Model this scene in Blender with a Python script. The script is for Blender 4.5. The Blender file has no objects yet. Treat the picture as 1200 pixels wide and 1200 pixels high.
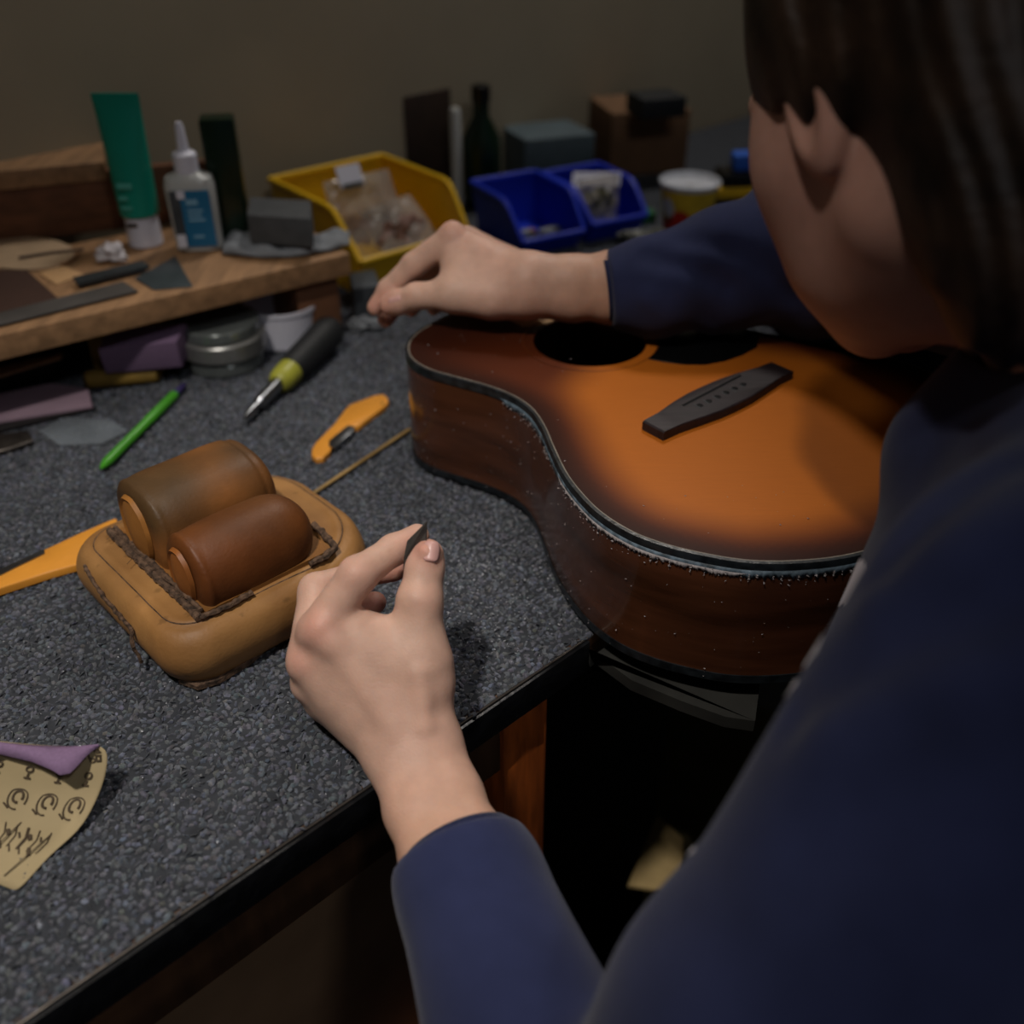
import bpy, bmesh, math, random
import numpy as np
from mathutils import Vector, Matrix, noise
from mathutils.geometry import delaunay_2d_cdt
random.seed(7); np.random.seed(7)
SC = bpy.context.scene; COL = SC.collection

# ------------------------------------------------------------------ camera, world, lights, exposure
FPX = 1167.0; PITCH = math.radians(35); CAMH = 0.49
cam_d = bpy.data.cameras.new('camera'); cam = bpy.data.objects.new('camera', cam_d); COL.objects.link(cam)
cam.location = (0, 0, CAMH); cam.rotation_euler = (math.radians(90) - PITCH, 0, 0)
cam_d.sensor_width = 36; cam_d.lens = 36 * FPX / 1200; cam_d.clip_start = 0.02; cam_d.clip_end = 30
cam_d.dof.use_dof = True; cam_d.dof.focus_distance = 0.665; cam_d.dof.aperture_fstop = 3.4
SC.camera = cam
w = bpy.data.worlds.new('room_air'); SC.world = w; w.use_nodes = True
w.node_tree.nodes['Background'].inputs[0].default_value = (0.62, 0.74, 1.0, 1)
w.node_tree.nodes['Background'].inputs[1].default_value = 0.05
def lamp(name, loc, target, size, power, col):
    l = bpy.data.lights.new(name, 'AREA'); l.shape = 'DISK'; l.size = size; l.energy = power; l.color = col
    o = bpy.data.objects.new(name, l); COL.objects.link(o); o.location = loc
    o.rotation_euler = (Vector(target) - Vector(loc)).to_track_quat('-Z', 'Y').to_euler(); return o
sp = bpy.data.lights.new('spot_lamp', 'SPOT'); sp.energy = 112.0; sp.color = (1.0, 0.93, 0.85); sp.spot_size = math.radians(36.5); sp.spot_blend = 1.0; sp.shadow_soft_size = 0.055
so = bpy.data.objects.new('spot_lamp', sp); COL.objects.link(so); so.location = (-0.42, -0.12, 1.75)
so.rotation_euler = (Vector((-0.22, 0.55, 0)) - so.location).to_track_quat('-Z', 'Y').to_euler()
lamp('fill_light', (0.30, 1.75, 1.70), (0.0, 1.0, 0), 0.30, 12.0, (1.0, 0.94, 0.88))  # added fill from the back, brightens the bins
lamp('fill_light', (-1.0, 0.85, 1.60), (0.1, 0.65, 0.1), 0.25, 5.0, (1.0, 0.93, 0.85))  # added fill from the left, lifts the shade on the guitar top
lamp('fill_light', (0.62, -0.75, 1.80), (0.25, 0.3, 0.1), 0.25, 6.0, (0.95, 0.96, 1.0))  # added fill from behind the camera, brightens the dark sweatshirt
SC.view_settings.view_transform = 'Standard'; SC.view_settings.look = 'None'
SC.view_settings.gamma = 1; SC.view_settings.use_curve_mapping = False
SC.view_settings.exposure = -0.2

# ------------------------------------------------------------------ helpers
def lin(h):
    if not isinstance(h, str): return tuple(h)
    h = h.lstrip('#'); c = [int(h[i:i + 2], 16) / 255 for i in (0, 2, 4)]
    return tuple(x / 12.92 if x <= .04045 else ((x + .055) / 1.055) ** 2.4 for x in c)
def P(px, py, z=0.0):
    "point of the place at height z that the photograph shows at (px, py)"
    x = (px - 600) / FPX; y = (py - 600) / FPX
    d = (x, math.cos(PITCH) - y * math.sin(PITCH), -(math.sin(PITCH) + y * math.cos(PITCH)))
    t = (z - CAMH) / d[2]; return Vector((d[0] * t, d[1] * t, z))
def W(px, py, t):
    x = (px - 600) / FPX; y = (py - 600) / FPX
    return Vector((x * t, (math.cos(PITCH) - y * math.sin(PITCH)) * t, CAMH - (math.sin(PITCH) + y * math.cos(PITCH)) * t))
EDGE = Vector((-0.1376, 0.357, 0)); BD = Vector((0.727, 0.6866, 0)).normalized(); BN = Vector((-BD.y, BD.x, 0))
def Bn(a, b, z=0.0): v = EDGE + BD * a + BN * b; return Vector((v.x, v.y, z))

def mat(name, col, rough=.6, metal=0, spec=.5, noise_amt=.15, nscale=30, bump=0, bscale=200, col2=None, coat=0, sheen=0, trans=0, alpha=1, attr=None, stretch=None, detail=4, sss=0, ior=1.45):
    m = bpy.data.materials.new(name); m.use_nodes = True; nt = m.node_tree; N = nt.nodes; L = nt.links
    b = N['Principled BSDF']; c = lin(col)
    b.inputs['Roughness'].default_value = rough; b.inputs['Metallic'].default_value = metal
    b.inputs['Specular IOR Level'].default_value = spec; b.inputs['IOR'].default_value = ior
    b.inputs['Coat Weight'].default_value = coat; b.inputs['Coat Roughness'].default_value = .12
    b.inputs['Sheen Weight'].default_value = sheen; b.inputs['Transmission Weight'].default_value = trans
    b.inputs['Alpha'].default_value = alpha
    if sss:
        b.inputs['Subsurface Weight'].default_value = sss; b.inputs['Subsurface Radius'].default_value = (.008, .003, .0015); b.inputs['Subsurface Scale'].default_value = 1
    tc = N.new('ShaderNodeTexCoord'); mp = N.new('ShaderNodeMapping'); L.new(tc.outputs['Object'], mp.inputs[0])
    if stretch: mp.inputs['Scale'].default_value = stretch[:3]; mp.inputs['Rotation'].default_value = (0, 0, stretch[3] if len(stretch) > 3 else 0)
    nz = N.new('ShaderNodeTexNoise'); nz.inputs['Scale'].default_value = nscale; nz.inputs['Detail'].default_value = detail; L.new(mp.outputs[0], nz.inputs['Vector'])
    mx = N.new('ShaderNodeMix'); mx.data_type = 'RGBA'
    c2 = lin(col2) if col2 else tuple(x * (1 - noise_amt * 2) for x in c)
    mx.inputs[6].default_value = (*c2, 1); mx.inputs[7].default_value = (*c, 1)
    cr = N.new('ShaderNodeMapRange'); cr.inputs[1].default_value = .32; cr.inputs[2].default_value = .66
    L.new(nz.outputs['Fac'], cr.inputs[0]); L.new(cr.outputs[0], mx.inputs[0])
    out = mx.outputs[2]
    if attr:
        va = N.new('ShaderNodeVertexColor'); va.layer_name = attr
        m2 = N.new('ShaderNodeMix'); m2.data_type = 'RGBA'; m2.blend_type = 'MULTIPLY'; m2.inputs[0].default_value = 1
        L.new(out, m2.inputs[6]); L.new(va.outputs[0], m2.inputs[7]); out = m2.outputs[2]
    L.new(out, b.inputs['Base Color'])
    if bump:
        n2 = N.new('ShaderNodeTexNoise'); n2.inputs['Scale'].default_value = bscale; n2.inputs['Detail'].default_value = 3; L.new(mp.outputs[0], n2.inputs['Vector'])
        bp = N.new('ShaderNodeBump'); bp.inputs['Strength'].default_value = bump; bp.inputs['Distance'].default_value = .001
        L.new(n2.outputs['Fac'], bp.inputs['Height']); L.new(bp.outputs[0], b.inputs['Normal'])
    return m

def tag(o, label=None, cat=None, group=None, kind=None):
    if label: o['label'] = label
    if cat: o['category'] = cat
    if group: o['group'] = group
    if kind: o['kind'] = kind
    return o
def thing(name, label, cat, loc=(0, 0, 0), group=None, rotz=0):
    o = bpy.data.objects.new(name, None); COL.objects.link(o); o.location = loc; o.rotation_euler = (0, 0, rotz)
    o.empty_display_size = .02; return tag(o, label, cat, group)
def link(name, me, m, parent=None):
    o = bpy.data.objects.new(name, me); COL.objects.link(o)
    if m: me.materials.append(m)
    if parent:
        o.parent = parent
        pm = Matrix() if parent.parent else parent.matrix_basis       # parts are built in world coordinates
        o.matrix_parent_inverse = pm.inverted()
    return o
def mesh(name, V, F, m, parent=None, smooth=True, color=None):
    me = bpy.data.meshes.new(name); me.from_pydata([tuple(v) for v in V], [], [tuple(f) for f in F]); me.update()
    if smooth: me.polygons.foreach_set('use_smooth', [True] * len(me.polygons))
    if color is not None:
        a = me.color_attributes.new('tint', 'FLOAT_COLOR', 'POINT')
        c = np.ones((len(V), 4), np.float32); c[:, :3] = np.asarray(color, np.float32)[:, :3]; a.data.foreach_set('color', c.ravel())
    return link(name, me, m, parent)

class MB:
    "collects simple shapes, all in world coordinates, and links them as one mesh"
    def __init__(s): s.V = []; s.F = []
    def add(s, V, F):
        o = len(s.V); s.V += [Vector(v) for v in V]; s.F += [tuple(i + o for i in f) for f in F]; return s
    def frame_box(s, o, x, y, z, bev=0.0):
        "box from corner o with edge vectors x,y,z, chamfered by bev"
        o, x, y, z = map(Vector, (o, x, y, z))
        bm = bmesh.new(); r = bmesh.ops.create_cube(bm, size=1)
        lx, ly, lz = x.length, y.length, z.length
        for v in bm.verts: v.co = Vector((v.co.x * lx, v.co.y * ly, v.co.z * lz))
        if bev: bmesh.ops.bevel(bm, geom=bm.edges[:], offset=bev, segments=2, profile=.6, affect='EDGES')
        c = o + (x + y + z) / 2; X, Y, Z = x / lx, y / ly, z / lz
        bm.verts.index_update()
        s.add([c + X * v.co.x + Y * v.co.y + Z * v.co.z for v in bm.verts], [[v.index for v in f.verts] for f in bm.faces]); bm.free(); return s
    def prism(s, pts, z0, z1, bev=0.0, up=Vector((0, 0, 1))):
        "polygon (3D points, any plane) pushed along up from z0 to z1"
        pts = [Vector(p) for p in pts]; c = sum(pts, Vector()) / len(pts); n = len(pts)
        rings = [(z0, 0), (z1 - bev, 0), (z1 - bev * .3, bev * .7), (z1, bev * 1.6)] if bev else [(z0, 0), (z1, 0)]
        V = []
        for z, ins in rings:
            for p in pts:
                d = (c - p); V.append(p + up * z + (d.normalized() * ins if d.length > 1e-9 else d))
        F = [tuple(reversed(range(n)))]
        for k in range(len(rings) - 1):
            for i in range(n): j = (i + 1) % n; F.append((k * n + i, k * n + j, (k + 1) * n + j, (k + 1) * n + i))
        F.append(tuple(range((len(rings) - 1) * n, len(rings) * n)))
        return s.add(V, F)
    def tube(s, pts, radii, seg=10, flat=1.0, up=Vector((0, 0, 1)), caps=True):
        pts = [Vector(p) for p in pts]; n = len(pts)
        if not hasattr(radii, '__len__'): radii = [radii] * n
        V = []
        for i, p in enumerate(pts):
            t = (pts[min(i + 1, n - 1)] - pts[max(i - 1, 0)]).normalized()
            a = t.cross(up); a = a.normalized() if a.length > 1e-4 else t.cross(Vector((1, 0, 0))).normalized(); b = a.cross(t).normalized()
            for k in range(seg):
                an = 2 * math.pi * k / seg; V.append(p + (a * math.cos(an) + b * math.sin(an) * flat) * radii[i])
        F = []
        for i in range(n - 1):
            for k in range(seg): l = (k + 1) % seg; F.append((i * seg + k, (i + 1) * seg + k, (i + 1) * seg + l, i * seg + l))
        if caps: F.append(tuple(range(seg))); F.append(tuple(reversed(range((n - 1) * seg, n * seg))))
        return s.add(V, F)
    def lathe(s, base, prof, axis=Vector((0, 0, 1)), seg=32, sx=1.0, sy=1.0, xdir=None):
        base = Vector(base); axis = Vector(axis).normalized()
        a = Vector(xdir).normalized() if xdir else (axis.cross(Vector((0, 1, 0))).normalized() if abs(axis.y) < .9 else axis.cross(Vector((1, 0, 0))).normalized()); b = axis.cross(a)
        V = []
        for r, h in prof:
            for k in range(seg):
                an = 2 * math.pi * k / seg; V.append(base + axis * h + a * (math.cos(an) * r * sx) + b * (math.sin(an) * r * sy))
        F = []; n = len(prof)
        for i in range(n - 1):
            for k in range(seg): l = (k + 1) % seg; F.append((i * seg + k, i * seg + l, (i + 1) * seg + l, (i + 1) * seg + k))
        F.append(tuple(reversed(range(seg)))); F.append(tuple(range((n - 1) * seg, n * seg)))
        return s.add(V, F)
    def build(s, name, m, parent=None, smooth=True, sharp=35):
        o = mesh(name, s.V, s.F, m, parent, smooth)
        if smooth:
            me = o.data; bm = bmesh.new(); bm.from_mesh(me); bmesh.ops.recalc_face_normals(bm, faces=bm.faces[:])
            lim = math.radians(sharp)
            for e in bm.edges:
                if len(e.link_faces) == 2 and e.calc_face_angle(0) > lim: e.smooth = False
            bm.to_mesh(me); bm.free()
        return o

# ------------------------------------------------------------------ soft bodies: smooth distance fields turned into one surface
def A3(v): return np.array([v[0], v[1], v[2]], np.float32)
def d_cone(p, a, b, ra, rb):
    ba = b - a; l2 = float(ba @ ba); pa = p - a
    if l2 < 1e-12: return np.sqrt((pa ** 2).sum(-1)) - ra
    h = np.clip((pa @ ba) / l2, 0, 1); q = pa - h[..., None] * ba
    return np.sqrt((q ** 2).sum(-1)) - (ra + (rb - ra) * h)
def d_ell(p, c, R, M):
    q = (p - c) @ M.T
    k0 = np.sqrt(((q / R) ** 2).sum(-1)); k1 = np.sqrt(((q / (R * R)) ** 2).sum(-1)) + 1e-9
    return k0 * (k0 - 1) / k1
def d_box(p, c, hs, M, r):
    q = np.abs((p - c) @ M.T) - (hs - r)
    return np.sqrt((np.maximum(q, 0) ** 2).sum(-1)) + np.minimum(q.max(-1), 0) - r
def smin(a, b, k):
    if k <= 0: return np.minimum(a, b)
    h = np.maximum(k - np.abs(a - b), 0) / k; return np.minimum(a, b) - h * h * k * .25
def smax(a, b, k): return -smin(-a, -b, k)
def chain(p, pts, k=.003):
    d = None
    for (a, ra), (b, rb) in zip(pts[:-1], pts[1:]):
        e = d_cone(p, A3(a), A3(b), ra, rb); d = e if d is None else smin(d, e, k)
    return d
def surface(f, lo, hi, h, name, m, parent=None, color=None, block=8):
    "sparse surface nets over f(points)->distance"
    lo = np.array(lo, np.float32); hi = np.array(hi, np.float32); nb = np.ceil((hi - lo) / (h * block)).astype(int)
    I = np.stack(np.meshgrid(*[np.arange(n) for n in nb], indexing='ij'), -1).reshape(-1, 3)
    cen = lo + (I + .5) * (h * block); d = np.concatenate([f(c) for c in np.array_split(cen, max(1, len(cen) // 60000))])
    I = I[np.abs(d) < h * block * 1.15 + .004]
    g = np.stack(np.meshgrid(*[np.arange(block + 1)] * 3, indexing='ij'), -1).reshape(-1, 3)
    n1 = block + 1; verts = []; vid = []; quads = []
    dims = nb * block + 2
    def gid(c): return (c[..., 0].astype(np.int64) * dims[1] + c[..., 1]) * dims[2] + c[..., 2]
    cs = np.array([[i, j, k] for i in (0, 1) for j in (0, 1) for k in (0, 1)])
    E = [(a, b) for a in range(8) for b in range(a + 1, 8) if np.abs(cs[a] - cs[b]).sum() == 1]
    for Ib in np.array_split(I, max(1, len(I) // 400)):
        L = Ib[:, None, :] * block + g[None]
        V = f((lo + L.reshape(-1, 3) * h).astype(np.float32)).reshape(len(Ib), n1, n1, n1)
        S = V < 0; base = Ib * block
        st = np.zeros((len(Ib), block, block, block), int)
        for c in cs: st += S[:, c[0]:c[0] + block, c[1]:c[1] + block, c[2]:c[2] + block]
        b, x, y, z = np.nonzero((st > 0) & (st < 8))
        if not len(b): continue
        val = np.stack([V[b, x + c[0], y + c[1], z + c[2]] for c in cs], -1)
        acc = np.zeros((len(b), 3)); cnt = np.zeros(len(b))
        for a0, b0 in E:
            va, vb = val[:, a0], val[:, b0]; mk = (va < 0) != (vb < 0)
            t = np.where(mk, va / np.where(mk, va - vb, 1), 0)
            pt = cs[a0] + t[:, None] * (cs[b0] - cs[a0]); acc += pt * mk[:, None]; cnt += mk
        cell = base[b] + np.stack([x, y, z], -1)
        verts.append(lo + (cell + acc / cnt[:, None]) * h); vid.append(gid(cell + 1))
        for ax in range(3):
            o1, o2 = [(1, 2), (2, 0), (0, 1)][ax]
            sl = [slice(0, block)] * 3; sh = list(sl); sh[ax] = slice(1, block + 1)
            s0 = S[(slice(None), *sl)]; s1 = S[(slice(None), *sh)]
            b, x, y, z = np.nonzero(s0 != s1)
            if not len(b): continue
            c = base[b] + np.stack([x, y, z], -1) + 1
            e1 = np.zeros(3, int); e1[o1] = 1; e2 = np.zeros(3, int); e2[o2] = 1
            q = np.stack([gid(c), gid(c - e1), gid(c - e1 - e2), gid(c - e2)], -1)
            fl = s0[b, x, y, z]; q[~fl] = q[~fl][:, ::-1]; quads.append(q)
    verts = np.concatenate(verts); vid = np.concatenate(vid); quads = np.concatenate(quads)
    order = np.argsort(vid); sv = vid[order]; pos = np.clip(np.searchsorted(sv, quads), 0, len(sv) - 1)
    ok = (sv[pos] == quads).all(1); Q = order[pos[ok]]
    me = bpy.data.meshes.new(name); me.vertices.add(len(verts)); me.vertices.foreach_set('co', verts.astype(np.float32).ravel())
    me.loops.add(len(Q) * 4); me.loops.foreach_set('vertex_index', Q.astype(np.int32).ravel())
    me.polygons.add(len(Q)); me.polygons.foreach_set('loop_start', np.arange(0, len(Q) * 4, 4, dtype=np.int32))
    me.update(calc_edges=True); me.validate(); me.polygons.foreach_set('use_smooth', [True] * len(me.polygons))
    if color is not None:
        a = me.color_attributes.new('tint', 'FLOAT_COLOR', 'POINT'); c = np.ones((len(verts), 4), np.float32); c[:, :3] = color(verts.astype(np.float32))
        a.data.foreach_set('color', c.ravel())
    return link(name, me, m, parent)
def wave(p, fr, seed=0):
    "cheap smooth 3D wobble in -1..1"
    r = np.random.RandomState(seed); out = 0
    for i in range(5):
        k = r.normal(size=3); k /= np.linalg.norm(k); out = out + np.sin(p @ (k * fr * (0.7 + .6 * r.rand())).astype(np.float32) + r.rand() * 6.28)
    return out / 5
def frameM(x, y, z): return np.array([A3(x), A3(y), A3(z)], np.float32)

# ------------------------------------------------------------------ materials
M = {}
M['carpet'] = mat('carpet_backing', '34373d', .95, noise_amt=.2, nscale=90, bump=.6, bscale=300)
M['pile'] = mat('carpet_loops', '61656d', .95, noise_amt=.3, nscale=260, attr='tint', sheen=.15, bump=.8, bscale=900, spec=.25)
M['darkwood'] = mat('dark_varnished_wood', '4a3220', .5, noise_amt=.25, nscale=14, stretch=(1, 8, 1, .75))
M['postwood'] = mat('orange_brown_post', 'a8551f', .5, noise_amt=.25, nscale=20, stretch=(6, 6, 1))
M['panel'] = mat('bench_panel', '7d6248', .7, noise_amt=.2, nscale=9)
M['blackedge'] = mat('black_edge_strip', '17181b', .35, noise_amt=.3, nscale=80, bump=.4)
M['shelfwood'] = mat('beech_shelf', 'a27c58', .55, noise_amt=.2, nscale=10, stretch=(9, 1.2, 9, -.62), bump=.2, bscale=60)
M['riser'] = mat('reddish_board', '71482f', .55, noise_amt=.2, nscale=10, stretch=(1.2, 9, 9, -.62))
M['wall'] = mat('painted_wall', 'a89c84', .9, noise_amt=.06, nscale=5)
M['floor'] = mat('dark_floor', '25241f', .8, noise_amt=.25, nscale=6)
M['skin'] = mat('skin', 'cca592', .5, noise_amt=.05, nscale=90, bump=.25, bscale=700, attr='tint', sss=.25, spec=.35)
M['nail'] = mat('nail', 'cea098', .36, noise_amt=.03, spec=.5)
M['navy'] = mat('navy_sweatshirt', '2f3557', .95, noise_amt=.1, nscale=30, bump=.5, bscale=1100, sheen=.12, spec=.1)
M['navyrib'] = mat('navy_ribbing', '262b4a', .95, noise_amt=.12, nscale=60, bump=.6, bscale=900, sheen=.1, spec=.1)
M['print'] = mat('white_print', 'ececf8', .8, noise_amt=.04, nscale=50)
M['hair'] = mat('brown_hair', '33241a', .55, noise_amt=.4, nscale=35, stretch=(1, 1, 1), bump=.9, bscale=160, spec=.3)
M['jeans'] = mat('grey_trousers', '23252a', .9, noise_amt=.2, nscale=60)
M['leather'] = mat('tan_leather', 'a67a48', .52, noise_amt=.16, nscale=16, col2='886036', bump=.25, bscale=420, attr='tint', spec=.4)
M['leatherd'] = mat('worn_brown_leather', '8f602f', .52, noise_amt=.2, nscale=24, bump=.2, bscale=420, attr='tint', spec=.45)
M['suede'] = mat('dark_leather_edge', '6a5240', .9, noise_amt=.4, nscale=240, bump=1, bscale=700)
M['top'] = mat('sunburst_lacquer', 'ffffff', .38, noise_amt=.035, nscale=60, stretch=(1, 26, 1, .876), attr='tint', coat=.02, spec=.13)
M['mahog'] = mat('mahogany_sides', '5a3421', .24, noise_amt=.3, nscale=7, stretch=(1, 1, 7), coat=.5, spec=.45, col2='371e10', bump=.15, bscale=25)
M['interior'] = mat('bare_interior', '3a2a1a', .9)
M['bind'] = mat('black_binding', '23282c', .3, noise_amt=.5, nscale=120, bump=.3, col2='0d0f11')
M['bindscr'] = mat('scraped_binding', '6a7c8a', .5, noise_amt=.5, nscale=140, col2='2b353c', bump=.5)
M['purf'] = mat('ivory_purfling', '857c70', .5, noise_amt=.2, nscale=60)
M['chip'] = mat('lacquer_chips', 'b0a8a8', .8, noise_amt=.2, nscale=300)
M['ebony'] = mat('dark_rosewood', '30272a', .5, noise_amt=.25, nscale=40, stretch=(1, 10, 1, -.7), spec=.35)
M['black'] = mat('black_plastic', '0b0c0d', .25, noise_amt=.1)
M['barewood'] = mat('bare_spruce', 'c9a274', .7, noise_amt=.1, nscale=30)
M['knife'] = mat('amber_plastic', 'dc9436', .42, noise_amt=.05, nscale=40)
M['steel'] = mat('steel', '9a9da2', .3, metal=1, noise_amt=.15, nscale=60)
M['darksteel'] = mat('dark_steel', '5a544f', .38, metal=.8, noise_amt=.2, nscale=90)
M['stick'] = mat('bamboo_stick', 'a1824c', .6, noise_amt=.15, nscale=30)
M['green'] = mat('green_pen_barrel', '429422', .35, noise_amt=.08)
M['purplec'] = mat('violet_cap', '3a2f63', .4)
M['rubber'] = mat('black_rubber', '181a1c', .6, noise_amt=.1)
M['lime'] = mat('lime_collar', 'a3a33c', .4, noise_amt=.12)
M['paperb'] = mat('tan_paper_back', 'a3926e', .75, noise_amt=.05, nscale=40)
M['ink'] = mat('brown_ink', '4d4030', .8, noise_amt=.05)
M['purple'] = mat('purple_grit', '7f6686', .85, noise_amt=.08, nscale=500, bump=.4, bscale=1500)
M['ochre'] = mat('ochre_cork', '7c6226', .8, noise_amt=.15, nscale=60)
M['whitepl'] = mat('white_plastic', 'd8d8e4', .35, noise_amt=.02)
M['cream'] = mat('clouded_clear_plastic', 'b9bbb8', .3, noise_amt=.04)
M['teal'] = mat('teal_tube', '0f8d78', .35, noise_amt=.04)
M['blue'] = mat('blue_label', '1d6a94', .45, noise_amt=.05)
M['grey'] = mat('grey_rubber_block', '4a4c4e', .8, noise_amt=.12, nscale=60)
M['cloth'] = mat('grey_cloth', '81858a', .95, noise_amt=.1, nscale=80, bump=.5, bscale=900)
M['tissue'] = mat('white_tissue', 'd9d3d6', .9)
M['blacksand'] = mat('black_sandpaper', '34353a', .8, noise_amt=.12, nscale=400, bump=.4, bscale=1500)
M['brownsand'] = mat('brown_sandpaper', '40291f', .85, noise_amt=.1, nscale=300)
M['glassjar'] = mat('clear_tin_plastic', '7b8180', .15, noise_amt=.1, trans=.0, metal=.5)
M['tinlid'] = mat('brushed_lid', '9a9a98', .35, metal=.7, noise_amt=.1)
M['yellow'] = mat('yellow_bin', 'e0b218', .4, noise_amt=.06, nscale=12)
M['bluebin'] = mat('blue_bin', '0d2bb0', .4, noise_amt=.06, nscale=12)
M['cupw'] = mat('cup_white', 'c9ccd4', .4); M['cupy'] = mat('cup_yellow', 'd3b02c', .45); M['cupr'] = mat('cup_red', 'c02a20', .45)
M['cardb'] = mat('cardboard', '6f5137', .85, noise_amt=.1)
M['dgreen'] = mat('dark_green_glass', '0c2414', .25, noise_amt=.1)
M['metalgrey'] = mat('grey_cast', '4b5055', .5, metal=.3, noise_amt=.2)
M['bag'] = mat('clear_bag', 'c0b8ae', .18, noise_amt=.1, alpha=.42, nscale=60, bump=.3, bscale=60)
M['woodbit'] = mat('wood_offcuts', '8a5f3c', .7, noise_amt=.3, nscale=60)
M['pinkbit'] = mat('pale_offcuts', '9a7a70', .7, noise_amt=.2, nscale=60)
M['dust'] = mat('pale_dust', 'c9cbd2', .8)

# ------------------------------------------------------------------ setting
def struct(mb, name, m): o = mb.build(name, m, smooth=False); o['kind'] = 'structure'; return o
struct(MB().frame_box((-2.6, -1.6, -.95), (5.6, 0, 0), (0, 5.2, 0), (0, 0, .05)), 'floor', M['floor'])
struct(MB().frame_box(Bn(-2.3, .845, -.9), BD * 5.2, BN * .08, (0, 0, 2.75)), 'wall_back', M['wall'])
struct(MB().frame_box(Bn(-2.35, -2.2, -.9), BD * .08, BN * 3.1, (0, 0, 2.75)), 'wall_left', M['wall'])
struct(MB().frame_box(Bn(2.9, -2.2, -.9), BD * .08, BN * 3.1, (0, 0, 2.75)), 'wall_right', M['wall'])
struct(MB().frame_box(Bn(-2.3, -2.2, 1.85), BD * 5.2, BN * 3.1, (0, 0, .06)), 'ceiling', M['wall'])

# workbench
bench = thing('workbench', 'wooden workbench with grey carpeted top and black edge strip', 'workbench', Bn(0, .4, -.9))
MB().frame_box(Bn(-1.6, .004, -.032), BD * 3.9, BN * .83, (0, 0, .030), .002).build('bench_top', M['darkwood'], bench)
MB().frame_box(Bn(-1.6, -.002, -.030), BD * 1.866, BN * .006, (0, 0, .0285), .0015).build('edge_strip', M['blackedge'], bench)
MB().tube([Bn(-1.6, .0015, -.0008), Bn(.266, .0015, -.0008)], .0011, 8).build('edge_bead', M['darksteel'], bench)
MB().frame_box(Bn(-1.6, .03, -.80), BD * 1.75, BN * .02, (0, 0, .768)).build('front_panel', M['panel'], bench)
MB().frame_box(Bn(-1.6, .008, -.085), BD * 1.82, BN * .018, (0, 0, .052), .002).build('top_rail', M['darkwood'], bench)
for a in (.185, -1.5, 2.1):
    MB().frame_box(Bn(a, .004, -.9), BD * .045, BN * .045, (0, 0, .868), .004).build('leg', M['postwood'], bench)
MB().frame_box(Bn(-.25, .0, -.44), BD * .46, BN * .03, (0, 0, .05), .004).build('lower_rail', M['postwood'], bench)
carpet = mesh('carpet_mat', *(lambda m_: (m_.V, m_.F))(MB().frame_box(Bn(-1.6, .006, -.002), BD * 3.9, BN * .825, (0, 0, .0012))), M['carpet'], None, False)
tag(carpet, 'charcoal grey ribbed loop carpet covering the bench top', 'carpet')
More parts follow.
